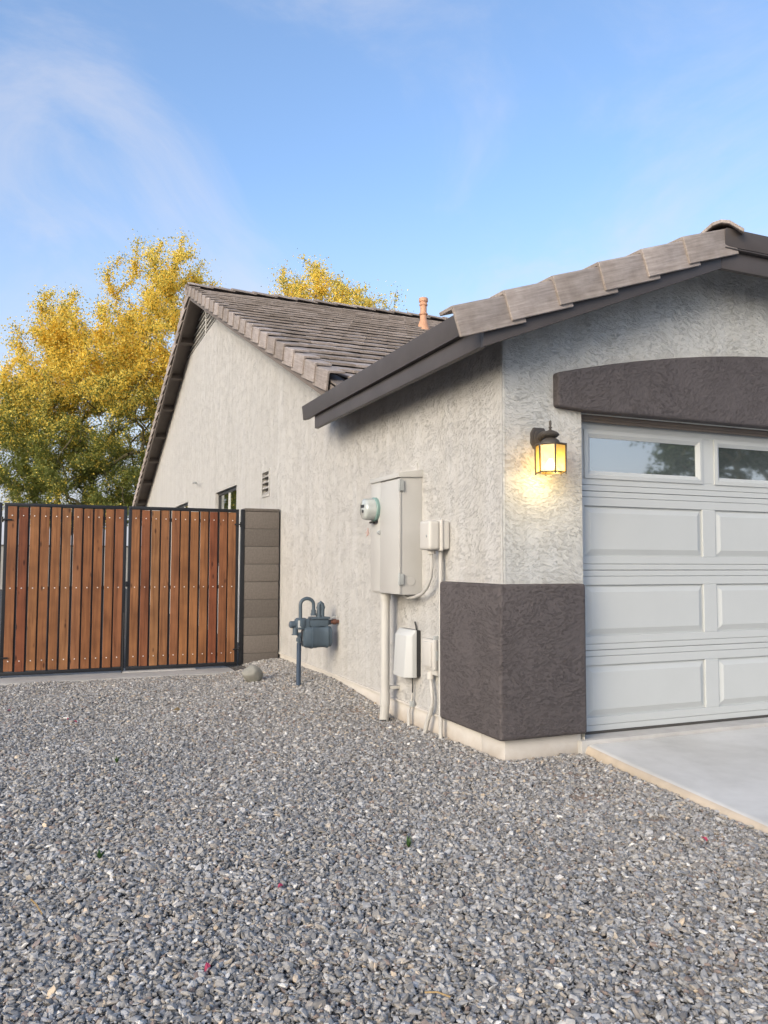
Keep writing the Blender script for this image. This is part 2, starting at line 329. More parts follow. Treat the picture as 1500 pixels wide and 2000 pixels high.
M['flower'] = leafm('yellow blossom', (.92,.66,.10), (.96,.82,.22), .55)  # yellow bloom, brightened so its colour carries the crown's sunlight
M['leaf_dark'] = leafm('dark street tree leaf', (.035,.06,.02), (.07,.10,.03))
M['bark'] = paint('green brown bark', (.13,.115,.06), .85, .25, 20, .6)
M['rock'] = concrete_mat('boulder stone', (.27,.265,.235), 26)
M['petal'] = leafm('bougainvillea petal', (.45,.05,.12), (.55,.10,.16))
M['dryleaf'] = leafm('dry leaf', (.38,.25,.10), (.5,.36,.18))
M['weed'] = leafm('small weed', (.04,.09,.025), (.07,.14,.04))
M['house_far'] = stucco('neighbour stucco', (.42,.36,.30), (0,0,0))
M['wire'] = paint('dark cable', (.03,.03,.03), .6, .1, 50, .1)
M['bulbpaint'], _, _ = pmat('meter face', (.7,.7,.68), .3)

# ------------------------------------------------------------------ ground
def sstep(a, b, x): t = np.clip((x-a)/(b-a), 0, 1); return t*t*(3-2*t)
def hground(x, y):
    x = np.asarray(x, float); y = np.asarray(y, float)
    hw = np.interp(y, [-1, 0, .8, 1.6, 2.24, 3.1, 5.1, 9], [-.105, -.10, -.115, -.14, -.075, -.02, -.04, -.06])
    base = np.interp(y, [-6, -2, 0, 3.5, 4.4, 5.2, 8], [-.16, -.125, -.105, -.10, -.135, -.155, -.10])
    d = np.clip(-x, 0, None); k = np.exp(-(d/.65)**2)
    und = .014*np.sin(x*2.1+y*1.3)+.010*np.sin(x*4.3-y*2.7+1)
    return base*(1-k)+hw*k+und*(1-k)*.9
def bareness(x, y):
    s = 0
    for bx, by, r in ((.02,-.75,.20), (.27,-.42,.13), (.42,-.25,.10), (-.25,1.95,.16), (-.9,4.2,.22), (-1.3,4.45,.2), (.12,-1.2,.10)):
        s = np.maximum(s, np.exp(-(((x-bx)/r)**2+((y-by)/(r*.7))**2)))
    return np.clip(s, 0, 1)
def ground():
    xs = np.unique(np.concatenate([np.linspace(-9, .8, 99), [-400, -120, -50, -25, -15, 2, 4, 8, 20, 50, 120, 400]]))
    ys = np.unique(np.concatenate([np.linspace(-8, 6, 141), [-400, -120, -50, -30, -15, 8, 12, 20, 30, 50, 120, 400]]))
    X, Y = np.meshgrid(xs, ys); Z = hground(X, Y); Z = np.where(X > .62, np.minimum(Z, -.16), Z)
    V = np.stack([X, Y, Z], -1).reshape(-1, 3); nx = len(xs)
    Fs = [(j*nx+i, j*nx+i+1, (j+1)*nx+i+1, (j+1)*nx+i) for j in range(len(ys)-1) for i in range(nx-1)]
    me = bpy.data.meshes.new('ground'); me.from_pydata(V.tolist(), [], Fs); me.materials.append(M['soil'])
    a = me.attributes.new('bare', 'FLOAT', 'POINT'); a.data.foreach_set('value', bareness(V[:, 0], V[:, 1]).astype(np.float32))
    me.polygons.foreach_set('use_smooth', [True]*len(me.polygons))
    return tag(ob('ground', me), 'brown soil yard under the gravel', 'ground', kind='structure')
ground()

# driveway: a slab that flares a little towards the street, broom finished, rounded edge stained brown
def drive_left(y): return .575+(.10*(y+.03) if y > -2 else .10*(-1.97)+.25*(y+2))
dm = MB(); ys = [-.035, -.5, -1, -1.5, -2, -3, -4.5, -7, -12]
prof = [(0, -.16), (.0, -.045), (.006, -.022), (.022, -.006), (.06, 0), (1.5, 0), (5.6, 0), (6.0, 0)]
vs = []
for y in ys:
    x0 = drive_left(y); z = -.03+.022*(y+.03)
    for k, (dx, dz) in enumerate(prof): vs.append((x0+dx+(0.006*math.sin(9*y+k) if 0 < k < 4 else 0), y, z+dz))
n = len(prof)
fs = [(j*n+i, j*n+i+1, (j+1)*n+i+1, (j+1)*n+i) for j in range(len(ys)-1) for i in range(n-1)]
dm.add(vs, fs); dm.m = [1 if (k % (n-1)) < 3 else 0 for k in range(len(fs))]
dm.add([(drive_left(-.035)+p[0], -.035, -.03+p[1]) for p in prof]+[(6.6, -.035, -.2), (drive_left(-.035), -.035, -.2)], [tuple(range(n+2))])
tag(dm.build('driveway', [M['concrete'], M['edge']], smooth=True, angle=50), 'pale concrete driveway in front of the garage door', 'driveway', kind='structure')
gs = MB().box(.555, 5.5, -.028, .9, -.25, -.004)
tag(gs.build('garage_slab', M['curb'], bevel=.008), 'concrete garage floor lip under the door', 'floor', kind='structure')
cb = MB().box(-3.9, -.46, 4.74, 5.45, -.4, -.112); cb.box(-1.80, -1.0, 5.06, 5.40, -.112, -.096); 
tag(cb.build('gate_curb', M['curb'], bevel=.012), 'concrete strip under the wooden gate', 'curb', kind='structure')

# ------------------------------------------------------------------ gravel
def stones():
    rng = np.random.default_rng(5); c = bpy.data.collections.new('stone_shapes')
    for k in range(12):
        bm = bmesh.new(); bmesh.ops.create_icosphere(bm, subdivisions=1, radius=.5)
        pl = rng.normal(size=(9, 3)); pl /= np.linalg.norm(pl, axis=1)[:, None]; dd = rng.uniform(.24, .42, 9)
        sx = (1, rng.uniform(.55, .85), rng.uniform(.32, .58))
        for v in bm.verts:
            p = np.array(v.co)
            for q, d in zip(pl, dd):
                e = p@q-d
                if e > 0: p = p-q*e*.92
            v.co = Vector(p*np.array(sx)*1.25)
        me = bpy.data.meshes.new('stone'); bm.to_mesh(me); bm.free(); me.materials.append(M['stone'])
        c.objects.link(bpy.data.objects.new('stone', me))
    # scatter
    P = []
    def scatter(x0, x1, y0, y1, dens, s0):
        nn = int((x1-x0)*(y1-y0)*dens); x = rng.uniform(x0, x1, nn); y = rng.uniform(y0, y1, nn)
        P.append(np.stack([x, y, np.full(nn, s0)], 1))
    scatter(-4.6, 1.0, -4.0, -.6, 14500, .0165)
    scatter(-4.6, .75, -.6, 2.2, 12500, .0170)
    scatter(-4.6, .05, 2.2, 5.12, 10500, .0180)
    scatter(-8.5, -4.6, -4.0, 5.05, 4200, .0240)
    P = np.concatenate(P); x, y, s0 = P.T
    edge = np.array([drive_left(v) for v in y])
    keep = np.where(y < -.03, x < edge-.004, x < .57)
    ins = (x > .0) & (y > -.0); keep &= ~ins                               # not inside the house
    keep &= ~((x > -3.9) & (x < -.46) & (y > 4.70+.03*np.sin(x*9)))         # the curb stays clear
    keep &= ~((x > -.46) & (y > 5.1))
    b = bareness(x, y); keep &= rng.uniform(size=len(x)) > b*.93
    x, y, s0, b = x[keep], y[keep], s0[keep], b[keep]; nn = len(x)
    s = s0*np.clip(rng.lognormal(0, .42, nn), .35, 2.3); z = hground(x, y)+rng.uniform(-.002, .017, nn)*np.clip(1-b, .2, 1)
    rot = np.stack([rng.normal(0, .40, nn), rng.normal(0, .40, nn), rng.uniform(0, 6.283, nn)], 1)
    scl = np.stack([s*rng.uniform(.85, 1.35, nn), s*rng.uniform(.8, 1.1, nn), s*rng.uniform(.7, 1.15, nn)], 1)
    pal = np.array([(.235,.228,.218), (.30,.292,.28), (.175,.168,.16), (.37,.36,.345), (.255,.232,.205), (.33,.29,.24), (.50,.485,.455), (.215,.17,.145), (.26,.262,.268), (.39,.32,.24)])
    pi = rng.choice(len(pal), nn, p=[.24,.19,.15,.12,.11,.05,.02,.045,.06,.015]); cc_ = pal[pi]*1.12*np.exp(rng.normal(0, .13, nn))[:, None]
    me = bpy.data.meshes.new('gravel'); me.vertices.add(nn); me.vertices.foreach_set('co', np.stack([x, y, z], 1).astype(np.float32).ravel())
    for nm, tp, val, key in (('rot', 'FLOAT_VECTOR', rot, 'vector'), ('scl', 'FLOAT_VECTOR', scl, 'vector'), ('idx', 'INT', rng.integers(0, 12, nn), 'value'),
                             ('col', 'FLOAT_COLOR', np.concatenate([cc_, np.ones((nn, 1))], 1), 'color')):
        a = me.attributes.new(nm, tp, 'POINT'); a.data.foreach_set(key, np.asarray(val, np.int32 if tp == 'INT' else np.float32).ravel())
    me.materials.append(M['stone'])
    o = ob('gravel', me); tag(o, 'loose grey crushed stone gravel covering the side yard', 'gravel', kind='stuff')
    g = bpy.data.node_groups.new('scatter stones', 'GeometryNodeTree')
    g.interface.new_socket('Geometry', in_out='INPUT', socket_type='NodeSocketGeometry'); g.interface.new_socket('Geometry', in_out='OUTPUT', socket_type='NodeSocketGeometry')
    gi = N(g, 'NodeGroupInput'); go = N(g, 'NodeGroupOutput'); ci = N(g, 'GeometryNodeCollectionInfo'); ci.inputs['Collection'].default_value = c
    ci.inputs['Separate Children'].default_value = True; ci.inputs['Reset Children'].default_value = True
    ip = N(g, 'GeometryNodeInstanceOnPoints'); ip.inputs['Pick Instance'].default_value = True
    def na(nm, tp):
        q = N(g, 'GeometryNodeInputNamedAttribute', data_type=tp); q.inputs['Name'].default_value = nm; return q
    er = N(g, 'FunctionNodeEulerToRotation')
    L(g, gi, 0, ip, 'Points'); L(g, ci, 0, ip, 'Instance'); L(g, na('idx', 'INT'), 0, ip, 'Instance Index')
    L(g, na('rot', 'FLOAT_VECTOR'), 0, er, 0); L(g, er, 0, ip, 'Rotation'); L(g, na('scl', 'FLOAT_VECTOR'), 0, ip, 'Scale'); L(g, ip, 0, go, 0)
    md = o.modifiers.new('stones', 'NODES'); md.node_group = g
    print('stones', nn)
stones()

# ------------------------------------------------------------------ the house
house = thing('house', 'single storey stucco house with brown tile roof and attached garage', 'house')
SR, SL, YR, ZR = .4197, .358, 10.5, 6.22             # main roof: front slope, rear slope, ridge
def zmain(y): return ZR-(YR-y)*SR if y < YR else ZR-(y-YR)*SL
GX, GS, GE = 2.97, .40, 2.66                         # garage ridge x, slope, top of tile at the eave (x = -.3)
def zgar(x): return GE+GS*(x+.3)
XC = 1.54; ZC = zgar(XC)                             # where the garage gable is clipped by the small hip

def wall_sheet(mb, axis, rects, clip, holes, d0, d1):
    """front sheet at depth d0, back sheet at d1, reveals round the holes; u = the horizontal axis"""
    us = sorted({r for a in rects for r in a[:2]} | {h[k] for h in holes for k in (0, 1)}); vs_ = sorted({r for a in rects for r in a[2:]} | {h[k] for h in holes for k in (2, 3)})
    P = (lambda u, v, d: (d, u, v)) if axis == 'x' else (lambda u, v, d: (u, d, v))
    def cl(poly):
        if not clip: return poly
        for (ax, ay), (bx, by) in zip(clip, clip[1:]+clip[:1]):
            out = []; S = lambda p: (bx-ax)*(p[1]-ay)-(by-ay)*(p[0]-ax)
            for p, q in zip(poly, poly[1:]+poly[:1]):
                sp, sq = S(p), S(q)
                if sp >= 0: out.append(p)
                if (sp > 0 > sq) or (sp < 0 < sq): t = sp/(sp-sq); out.append((p[0]+t*(q[0]-p[0]), p[1]+t*(q[1]-p[1])))
            poly = out
            if len(poly) < 3: return None
        return poly
    for u0, u1 in zip(us, us[1:]):
        for v0, v1 in zip(vs_, vs_[1:]):
            cu, cv = (u0+u1)/2, (v0+v1)/2
            if any(h[0] < cu < h[1] and h[2] < cv < h[3] for h in holes): continue
            if not any(r[0] < cu < r[1] and r[2] < cv < r[3] for r in rects): continue
            p = cl([(u0,v0),(u1,v0),(u1,v1),(u0,v1)])
            if p:
                mb.add([P(a, b, d0) for a, b in p], [tuple(range(len(p)))]); mb.add([P(a, b, d1) for a, b in p], [tuple(range(len(p)))])
    for h in holes:
        a, b, c, d = h
        for (u0, v0), (u1, v1) in (((a,c),(b,c)), ((b,c),(b,d)), ((b,d),(a,d)), ((a,d),(a,c))):
            mb.add([P(u0,v0,d0), P(u1,v1,d0), P(u1,v1,d1), P(u0,v0,d1)], [(0,1,2,3)])
    return mb
WB = .038
W1 = (7.65, 9.28, 1.05, 2.28); W2 = (12.17, 13.84, 1.25, 2.33); LV = (5.72, 6.06, 1.995, 2.29)
yv0, yv1, zv = YR-(ZR-.12-5.33)/SR, YR+(ZR-.12-5.33)/SL, 5.33
sw = MB()
wall_sheet(sw, 'x', [(0, 2.3, WB, 2.66)], None, [], 0, .15)
wall_sheet(sw, 'x', [(2.3, 20, WB, 5.33)], [(2.3,WB),(20,WB),(20,zmain(20)-.12),(yv1,zv),(yv0,zv),(2.3,zmain(2.3)-.12)], [W1, W2, LV], 0, .15)
sw.add([(0,0,WB),(.15,0,WB),(.15,20,WB),(0,20,WB)], [(0,1,2,3)])
sw.add([(0,yv0,zv),(.15,yv0,zv),(.15,yv1,zv),(0,yv1,zv)], [(0,1,2,3)])
sw.build('side_wall', M['stucco_side'], house)
# front wall with the door opening; its free left corner is rounded like hand-floated stucco
DX0, DX1, DZ1 = .60, 5.28, 2.115
fw = MB(); cr = .02
wall_sheet(fw, 'y', [(cr, 5.92, WB, 3.6)], [(0,WB),(6,WB),(6,2.66),(GX*2-XC,ZC-.13),(XC,ZC-.13),(cr,2.66)], [(DX0, DX1, -.5, DZ1)], 0, .15)
fw.build('front_wall', M['stucco_front'], house)
cn = MB()
ang = [i*math.pi/2/6 for i in range(7)]
pts = [(cr-cr*math.sin(a)*1.0, cr-cr*math.cos(a)) for a in ang]      # from front face to side face
va = [(px-.002*(1 if i in (0, 6) else 1), py-.002, WB) for i, (px, py) in enumerate(pts)]+[(px-.002, py-.002, 2.655) for px, py in pts]
cn.add(va, [(i, i+1, i+8, i+7) for i in range(6)])
cn.build('wall_corner', M['stucco_front'], house, smooth=True)
rw = MB().box(.15, 14, 19.85, 20, WB, 2.7); rw.box(13.85, 14, 2.5, 19.85, WB, 2.7); rw.prism([(14,2.5,2.7),(14,20,2.7),(14,YR,ZR-.14)], (-.15,0,0)); rw.box(5.85, 6, .15, 2.5, WB, 2.62); rw.box(6, 13.85, 2.5, 2.65, WB, 2.7)
rw.build('rear_wall', M['stucco_side'], house)
st = MB().box(.012, .58, .012, .30, -.5, WB+.02); st.box(.012, .30, .30, 20, -.5, WB+.015); st.box(.30, 14, 19.7, 19.98, -.5, WB+.015); st.box(5.3, 5.98, .012, .3, -.5, WB+.015)
st.build('foundation', M['stem'], house, bevel=.006)
sd = MB().box(-.012, .02, .80, 20, WB-.012, WB+.004)
sd.build('weep_screed', M['stem'], house)
wc = MB()
wc.prism([(-.055,-.055,.045), (.582,-.055,.045), (.582,.10,.045), (.05,.10,.045), (.05,.785,.045), (-.055,.785,.045)], (0,0,.948))
wc.build('corner_wainscot', M['stucco_dark'], house, bevel=.022, segs=3, angle=60)
ln = MB(); k = .047; poly = []
ln_x0, ln_x1 = .383, 2*GX-.383
for i in range(25):
    x = ln_x0+(ln_x1-ln_x0)*i/24; poly.append((x, -.058, 2.664-k*(x-GX)**2))
poly = [(ln_x1, -.058, 2.128), (DX1-.0, -.058, 2.116), (DX0, -.058, 2.114), (ln_x0, -.058, 2.128)]+poly
ln.prism(poly, (0,.10,0)); ln.build('arched_lintel', M['stucco_arch'], house, bevel=.02, segs=3, angle=60)
# small raised patch of stucco round the service panel
pt = MB().box(-.006, .02, 1.245, 2.0, .86, 1.888); pt.build('wall_patch', M['stucco_side'], house, bevel=.004)

# --- garage door
gd = bpy.data.objects.new('garage_door', None); col.objects.link(gd); gd.parent = house
YD = .12; H = .5334; PX0, PW, PP = .709, 1.026, 1.147
for r in range(4):
    z0 = r*H+.012; z1 = z0+H-.0025
    s = MB()
    s.box(DX0-.05, DX1+.05, YD+.018, YD+.05, z0, z1)                       # core
    lo, hi = (z0+.04, z1-.04)
    if r == 3: pb, ptp = 1.700, 2.022
    else: pb, ptp = z0+.092, z0+.092+.340
    s.box(DX0-.05, DX1+.05, YD+.0014, YD+.018, z0+.0005, lo-.001); s.box(DX0-.05, DX1+.05, YD+.0014, YD+.018, hi+.001, z1-.0005)
    s.box(DX0-.05, DX1+.05, YD, YD+.018, lo+.001, pb); s.box(DX0-.05, DX1+.05, YD, YD+.018, ptp, hi-.001)
    xs = [DX0-.05]+[v for c_ in range(4) for v in (PX0+c_*PP, PX0+c_*PP+PW)]+[DX1+.05]
    for a, b in zip(xs[::2], xs[1::2]): s.box(a, b, YD, YD+.018, pb, ptp)
    s.build('door_section', M['door'], gd, bevel=.0025, segs=1)
    for c_ in range(4):
        x0, x1 = PX0+c_*PP, PX0+c_*PP+PW; p = MB(); o_ = .0015
        if r < 3:
            i1, i2 = .012, .048
            ring = lambda i, y: [(x0+i, y, pb+i), (x1-i, y, pb+i), (x1-i, y, ptp-i), (x0+i, y, ptp-i)]
            p.add(ring(o_, YD+.0175)+ring(i1, YD+.016)+ring(i2, YD+.001), [(k, (k+1) % 4, 4+(k+1) % 4, 4+k) for k in range(4)]+[(4+k, 4+(k+1) % 4, 8+(k+1) % 4, 8+k) for k in range(4)]+[(8,9,10,11)])
            p.build('raised_panel', M['door'], gd)
        else:
            i0, i1, i2 = -.004, .022, .048
            ring = lambda i, y: [(x0+i, y, pb+i), (x1-i, y, pb+i), (x1-i, y, ptp-i), (x0+i, y, ptp-i)]
            p.add(ring(i0, YD+.006)+ring(i0, YD-.010)+ring(i1, YD-.014)+ring(i2, YD+.002)+ring(i2, YD+.012),
                  [(4*j+k, 4*j+(k+1) % 4, 4*j+4+(k+1) % 4, 4*j+4+k) for j in range(4) for k in range(4)])
            p.build('window_frame', M['door'], gd, smooth=True, angle=15)
            q = MB().box(x0+.04, x1-.04, YD+.007, YD+.011, pb+.04, ptp-.04); q.build('pane', M['garage_glass'], gd)
sl_ = MB().box(DX0-.03, DX1, YD-.004, YD+.04, -.003, .014); sl_.build('bottom_seal', M['rubber'], gd, bevel=.003)
ts = MB().box(DX0, DX1, .075, .105, 2.072, 2.114); ts.box(DX0, DX1, .06, .075, 2.09, 2.1145); ts.build('top_stop', M['soffit'], gd, bevel=.004)

# --- windows, louvre, gable vent, bracket
for (a, b, c_, d) in (W1, W2):
    wn = MB().box(.05, .10, a, b, c_, c_+.05); wn.box(.05, .10, a, b, d-.05, d); wn.box(.05, .10, a, a+.05, c_+.05, d-.05); wn.box(.05, .10, b-.05, b, c_+.05, d-.05)
    wo_ = wn.build('window', M['alu'], house, bevel=.004)
    MB().box(.055, .095, (a+b)/2-.02, (a+b)/2+.02, c_+.05, d-.05).build('mullion', M['vinyl'], wo_)
    MB().box(.07, .08, a+.05, (a+b)/2-.02, c_+.05, d-.05).build('pane', M['house_glass'], wo_)
    MB().box(.074, .084, (a+b)/2+.02, b-.05, c_+.05, d-.05).build('pane', M['house_glass'], wo_)
lv = MB().box(.11, .13, LV[0], LV[1], LV[2], LV[3]).build('wall_louver', M['vent_dark'], house)
for i in range(4):
    z = LV[2]+.04+i*.075; q = MB(); q.obox((.04, (LV[0]+LV[1])/2, z), (.055, 0, .035), (0, (LV[1]-LV[0])/2, 0), (-.003, 0, .005)); q.build('slat', M['stucco_side'], lv)
fl = MB().box(-.012, .012, LV[0]-.03, LV[0], LV[2]-.03, LV[3]+.03); fl.box(-.012, .012, LV[1], LV[1]+.03, LV[2]-.03, LV[3]+.03); fl.box(-.012, .012, LV[0], LV[1], LV[3], LV[3]+.03); fl.box(-.012, .012, LV[0], LV[1], LV[2]-.03, LV[2])
fl.build('frame', M['stucco_side'], lv, bevel=.003)
gv = MB(); gv.prism([(.13, yv0, zv), (.13, yv1, zv), (.13, YR, ZR-.13)], (.02, 0, 0)); gvo = gv.build('gable_vent', M['vent_dark'], house)
nsl = 8
for i in range(nsl):
    z = zv+.03+i*(ZR-.13-zv-.06)/nsl; a = YR-(ZR-.14-z)/SR+.03; b = YR+(ZR-.14-z)/SL-.03
    if b-a < .15: continue
    q = MB(); q.obox((.045, (a+b)/2, z+.03), (.05, 0, .028), (0, (b-a)/2, 0), (-.004, 0, .008)); q.build('slat', M['stucco_side'], gvo)
MB().box(-.004, .03, YR-.045, YR+.045, zv, ZR-.2).build('mullion', M['stucco_side'], gvo)
bk = MB(); bk.tube([(0,11.1,2.60),(-.05,11.1,2.62),(-.09,11.05,2.60),(-.11,10.85,2.60),(-.11,10.6,2.58)], .012, 6)
bk.build('wall_bracket', M['galv'], house, smooth=True)

M['redmark'] = paint('red marking paint', (.55,.26,.20), .7, .2, 60, .1)
mk_ = MB(); mk_.tube([(-.007,2.31,1.376),(-.008,2.26,1.405),(-.007,2.235,1.372),(-.007,2.28,1.36)], .002, 5); mk_.tube([(-.007,2.29,1.352),(-.007,2.25,1.39),(-.007,2.26,1.425)], .002, 5); mk_.build('paint_mark', M['redmark'], house)

# --- roof decks and boards
def slab(mb, quad, t):                      # quad lies on the tile-top plane, slab hangs t0..t1 below it
    t0, t1 = t; mb.add([(x, y, z-t0) for x, y, z in quad]+[(x, y, z-t1) for x, y, z in quad],
                       [tuple(range(len(quad)))]+[tuple(reversed([len(quad)+i for i in range(len(quad))]))]+[(i, (i+1) % len(quad), len(quad)+(i+1) % len(quad), len(quad)+i) for i in range(len(quad))])
YF0, YB1, XO = 2.12, 20.35, -.30
mr = MB()
slab(mr, [(XO,YF0,zmain(YF0)), (14.3,YF0,zmain(YF0)), (14.3,YR,ZR), (XO,YR,ZR)], (.085,.12))
slab(mr, [(XO,YR,ZR), (14.3,YR,ZR), (14.3,YB1,zmain(YB1)), (XO,YB1,zmain(YB1))], (.085,.12))
mroof = mr.build('main_roof', M['soffit'], house)
gr = MB(); YG1 = 3.2; yi = (zgar(GX)-ZR)/SR+YR
slab(gr, [(XO,-.30,GE), (XC,-.30,ZC), (GX,-.30+GX-XC,zgar(GX)), (GX,yi,zgar(GX)), (XO+.3,YG1-.9,zgar(0)), (XO,YG1-.9,GE)], (.085,.12))
slab(gr, [(XO,YG1-.9,GE), (XO+.3,YG1-.9,zgar(0)), (-.005,YG1,zgar(-.005)), (XO,YG1,GE)], (.085,.12))
slab(gr, [(2*GX-XO,-.30,GE), (2*GX-XO,YF0,GE), (GX,yi,zgar(GX)), (GX,-.30+GX-XC,zgar(GX)), (2*GX-XC,-.30,ZC)], (.085,.12))
slab(gr, [(XC,-.30,ZC), (2*GX-XC,-.30,ZC), (GX,-.30+GX-XC,zgar(GX))], (.085,.12))
groof = gr.build('garage_roof', M['soffit'], house)
# boards
def bar(mb, p, q, t, n_, z0, z1):           # board whose face runs p-q (on the tile-top plane), thickness t along -n_, hanging z0..z1 below
    p = Vector(p); q = Vector(q); n_ = Vector(n_)*t
    mb.add([p-Vector((0,0,z0)), q-Vector((0,0,z0)), q-n_-Vector((0,0,z0)), p-n_-Vector((0,0,z0)), p-Vector((0,0,z1)), q-Vector((0,0,z1)), q-n_-Vector((0,0,z1)), p-n_-Vector((0,0,z1))],
           [(0,1,2,3),(7,6,5,4),(0,4,5,1),(1,5,6,2),(2,6,7,3),(3,7,4,0)]); return mb
bar(MB(), (XO,YF0,zmain(YF0)), (XO,YR-.002,ZR), .04, (-1,0,0), .10, .28).build('barge_board', M['soffit'], house, bevel=.003)
bar(MB(), (XO,YR+.002,ZR), (XO,YB1,zmain(YB1)), .04, (-1,0,0), .10, .28).build('barge_board', M['soffit'], house, bevel=.003)
bar(MB(), (XO-.001,-.259,GE), (XO-.001,2.90,GE), .04, (-1,0,0), .145, .272).build('fascia_board', M['trim'], house, bevel=.003)
uf = MB(); uf.prism([(XO-.045,-.30,GE-.015), (XO-.030,-.30,GE-.150), (XO+.0,-.30,GE-.150), (XO+.0,-.30,GE-.05)], (0,3.48,0))
uf.box(XO-.036, XO-.001, -.30, 3.1, GE-.158, GE-.151)
uf.build('eave_trim', M['trim'], house, bevel=.003)
bar(MB(), (XO-.001,-.30,GE), (XC,-.30,ZC), .04, (0,-1,0), .145, .28).build('barge_board', M['trim'], house, bevel=.003)
bar(MB(), (XC+.001,-.30,ZC), (2*GX-XC,-.30,ZC), .04, (0,-1,0), .145, .28).build('fascia_board', M['trim'], house, bevel=.003)
uf = MB(); uf.prism([(XC+.002,-.345,ZC-.015), (XC+.002,-.330,ZC-.135), (XC+.002,-.30,ZC-.135), (XC+.002,-.30,ZC-.05)], (2*(GX-XC)-.004,0,0))
uf.box(XC+.002, 2*GX-XC, -.336, -.302, ZC-.150, ZC-.142); uf.build('eave_trim', M['trim'], house, bevel=.003)
bar(MB(), (2*GX-XC,-.30,ZC), (2*GX-XO,-.30,GE), .04, (0,-1,0), .145, .28).build('barge_board', M['trim'], house, bevel=.003)
bar(MB(), (2*GX-XO,-.30,GE), (2*GX-XO,YF0,GE), .04, (1,0,0), .10, .272).build('fascia_board', M['trim'], house, bevel=.003)
# lookouts under the rear rake
for i in range(7):
    y = 11.9+i*1.27; z = zmain(y)-.12
    q = MB(); q.obox((-.13, y, z-.06), (.13, 0, 0), (0, .045, -.016), (0, .022, .06)); q.build('lookout', M['soffit'], house, bevel=.004)

# --- roof tiles
def flat_tile(w=.318, l=.46, t=.026):       # local x runs up the slope, y across, z out; lower edge at x = 0
    mb = MB(); pr = [(-w/2, 0), (-w/2+.012, .006), (-.02, .004), (.0, .0015), (.02, .004), (w/2-.012, .006), (w/2, 0)]
    top = [(y, t+h-.006) for y, h in pr]
    a = [(0, y, z) for y, z in top]+[(0, y, 0) for y, _ in top]; b = [(l, y, z-.004) for y, z in top]+[(l, y, 0) for y, _ in top]; n_ = len(pr)
    mb.add(a+b, [(i, i+1, 2*n_+i+1, 2*n_+i) for i in range(n_-1)]+[(n_+i, 3*n_+i, 3*n_+i+1, n_+i+1) for i in range(n_-1)]+[tuple(range(n_))+tuple(reversed(range(n_, 2*n_)))]+[(0, 2*n_, 3*n_, n_), (n_-1, 2*n_-1, 4*n_-1, 3*n_-1)])
    return mb.mesh('roof_tile', M['tile'])
def rake_tile(l=.47, drop=.185, fl=.17, t=.022, side=1):   # L profile: face on the -y side (side = 1), local x up the slope
    mb = MB(); s = side
    pr = [(0, -drop), (0, -.012), (.012*s, 0), (fl*s, .004), (fl*s, -t+.004), ((.012+t*.7)*s, -t), (t*s, -t-.010), (t*s, -drop)]
    n_ = len(pr); a = [(0, y, z) for y, z in pr]; b = [(l, y+.018*s, z-.004) for y, z in pr]
    mb.add(a+b, [tuple(range(n_)), tuple(reversed(range(n_, 2*n_)))]+[(i, (i+1) % n_, n_+(i+1) % n_, n_+i) for i in range(n_)])
    return mb.mesh('rake_tile', M['tile'], bevel=.003, segs=1)
def cap_tile(l=.46, wd=.17, t=.022, slope=.4):              # inverted V over a ridge, local x along the ridge
    mb = MB(); h = wd*slope
    pr = [(-wd, -h), (-.055, -.012), (0, .0), (.055, -.012), (wd, -h), (wd-.004, -h-t), (.05, -.012-t), (0, -t), (-.05, -.012-t), (-wd+.004, -h-t)]
    n_ = len(pr); a = [(0, y, z) for y, z in pr]; b = [(l, y*.95, z-.006) for y, z in pr]
    mb.add(a+b, [tuple(range(n_)), tuple(reversed(range(n_, 2*n_)))]+[(i, (i+1) % n_, n_+(i+1) % n_, n_+i) for i in range(n_)])
    return mb.mesh('ridge_tile', M['tile'], bevel=.003, segs=1)
ME_T, ME_RL, ME_RR, ME_C, ME_H = flat_tile(), rake_tile(side=1), rake_tile(side=-1), cap_tile(), cap_tile(wd=.145, slope=.56)
rnd = random.Random(3)
def frame(o, xd, zd, tilt=0, roll=0):       # matrix with local x along xd, z near zd; tilt lifts the lower end
    x = Vector(xd).normalized(); z = Vector(zd); z = (z-x*z.dot(x)).normalized(); y = z.cross(x)
    m = Matrix(((x.x,y.x,z.x,o[0]),(x.y,y.y,z.y,o[1]),(x.z,y.z,z.z,o[2]),(0,0,0,1)))
    return m@Matrix.Rotation(tilt, 4, 'Y')@Matrix.Rotation(roll, 4, 'X')
EXP = .3985                                  # course exposure along the main front slope
cosR = 1/math.sqrt(1+SR*SR); ux = Vector((0, cosR, SR*cosR)); nrm = Vector((0, -SR*cosR, cosR))
slope_len = (YR-YF0)/cosR; rows = 23
field = MB(); nind = 0
tv = [tuple(v.co) for v in ME_T.vertices]; tf = [tuple(p.vertices) for p in ME_T.polygons]
for r in range(rows):
    s = slope_len-.06-(rows-r)*EXP+.0; y0 = YF0+s*cosR
    if s < -.1: continue
    nx = 46; off = (.159 if r % 2 else 0)
    for k in range(nx):
        x = -.13+off+k*.318
        o = Vector((x, y0, zmain(y0)))-nrm*.045
        m = frame(o, ux, nrm, tilt=.084+rnd.uniform(-.006, .006), roll=rnd.uniform(-.006, .006))@Matrix.Translation((rnd.uniform(-.012, .012), rnd.uniform(-.002, .002), rnd.uniform(0, .006)))
        # what the garage roof hides from the street stays joined
        lim = .9+(y0-2.3)*.58
        if x < lim and nind < 290:
            ob('roof_tile', ME_T, mroof, mat=m); nind += 1
        else: field.add([m@Vector(v) for v in tv], tf)
cosL = 1/math.sqrt(1+SL*SL); uL = Vector((0, -cosL, SL*cosL)); nL = Vector((0, SL*cosL, cosL))
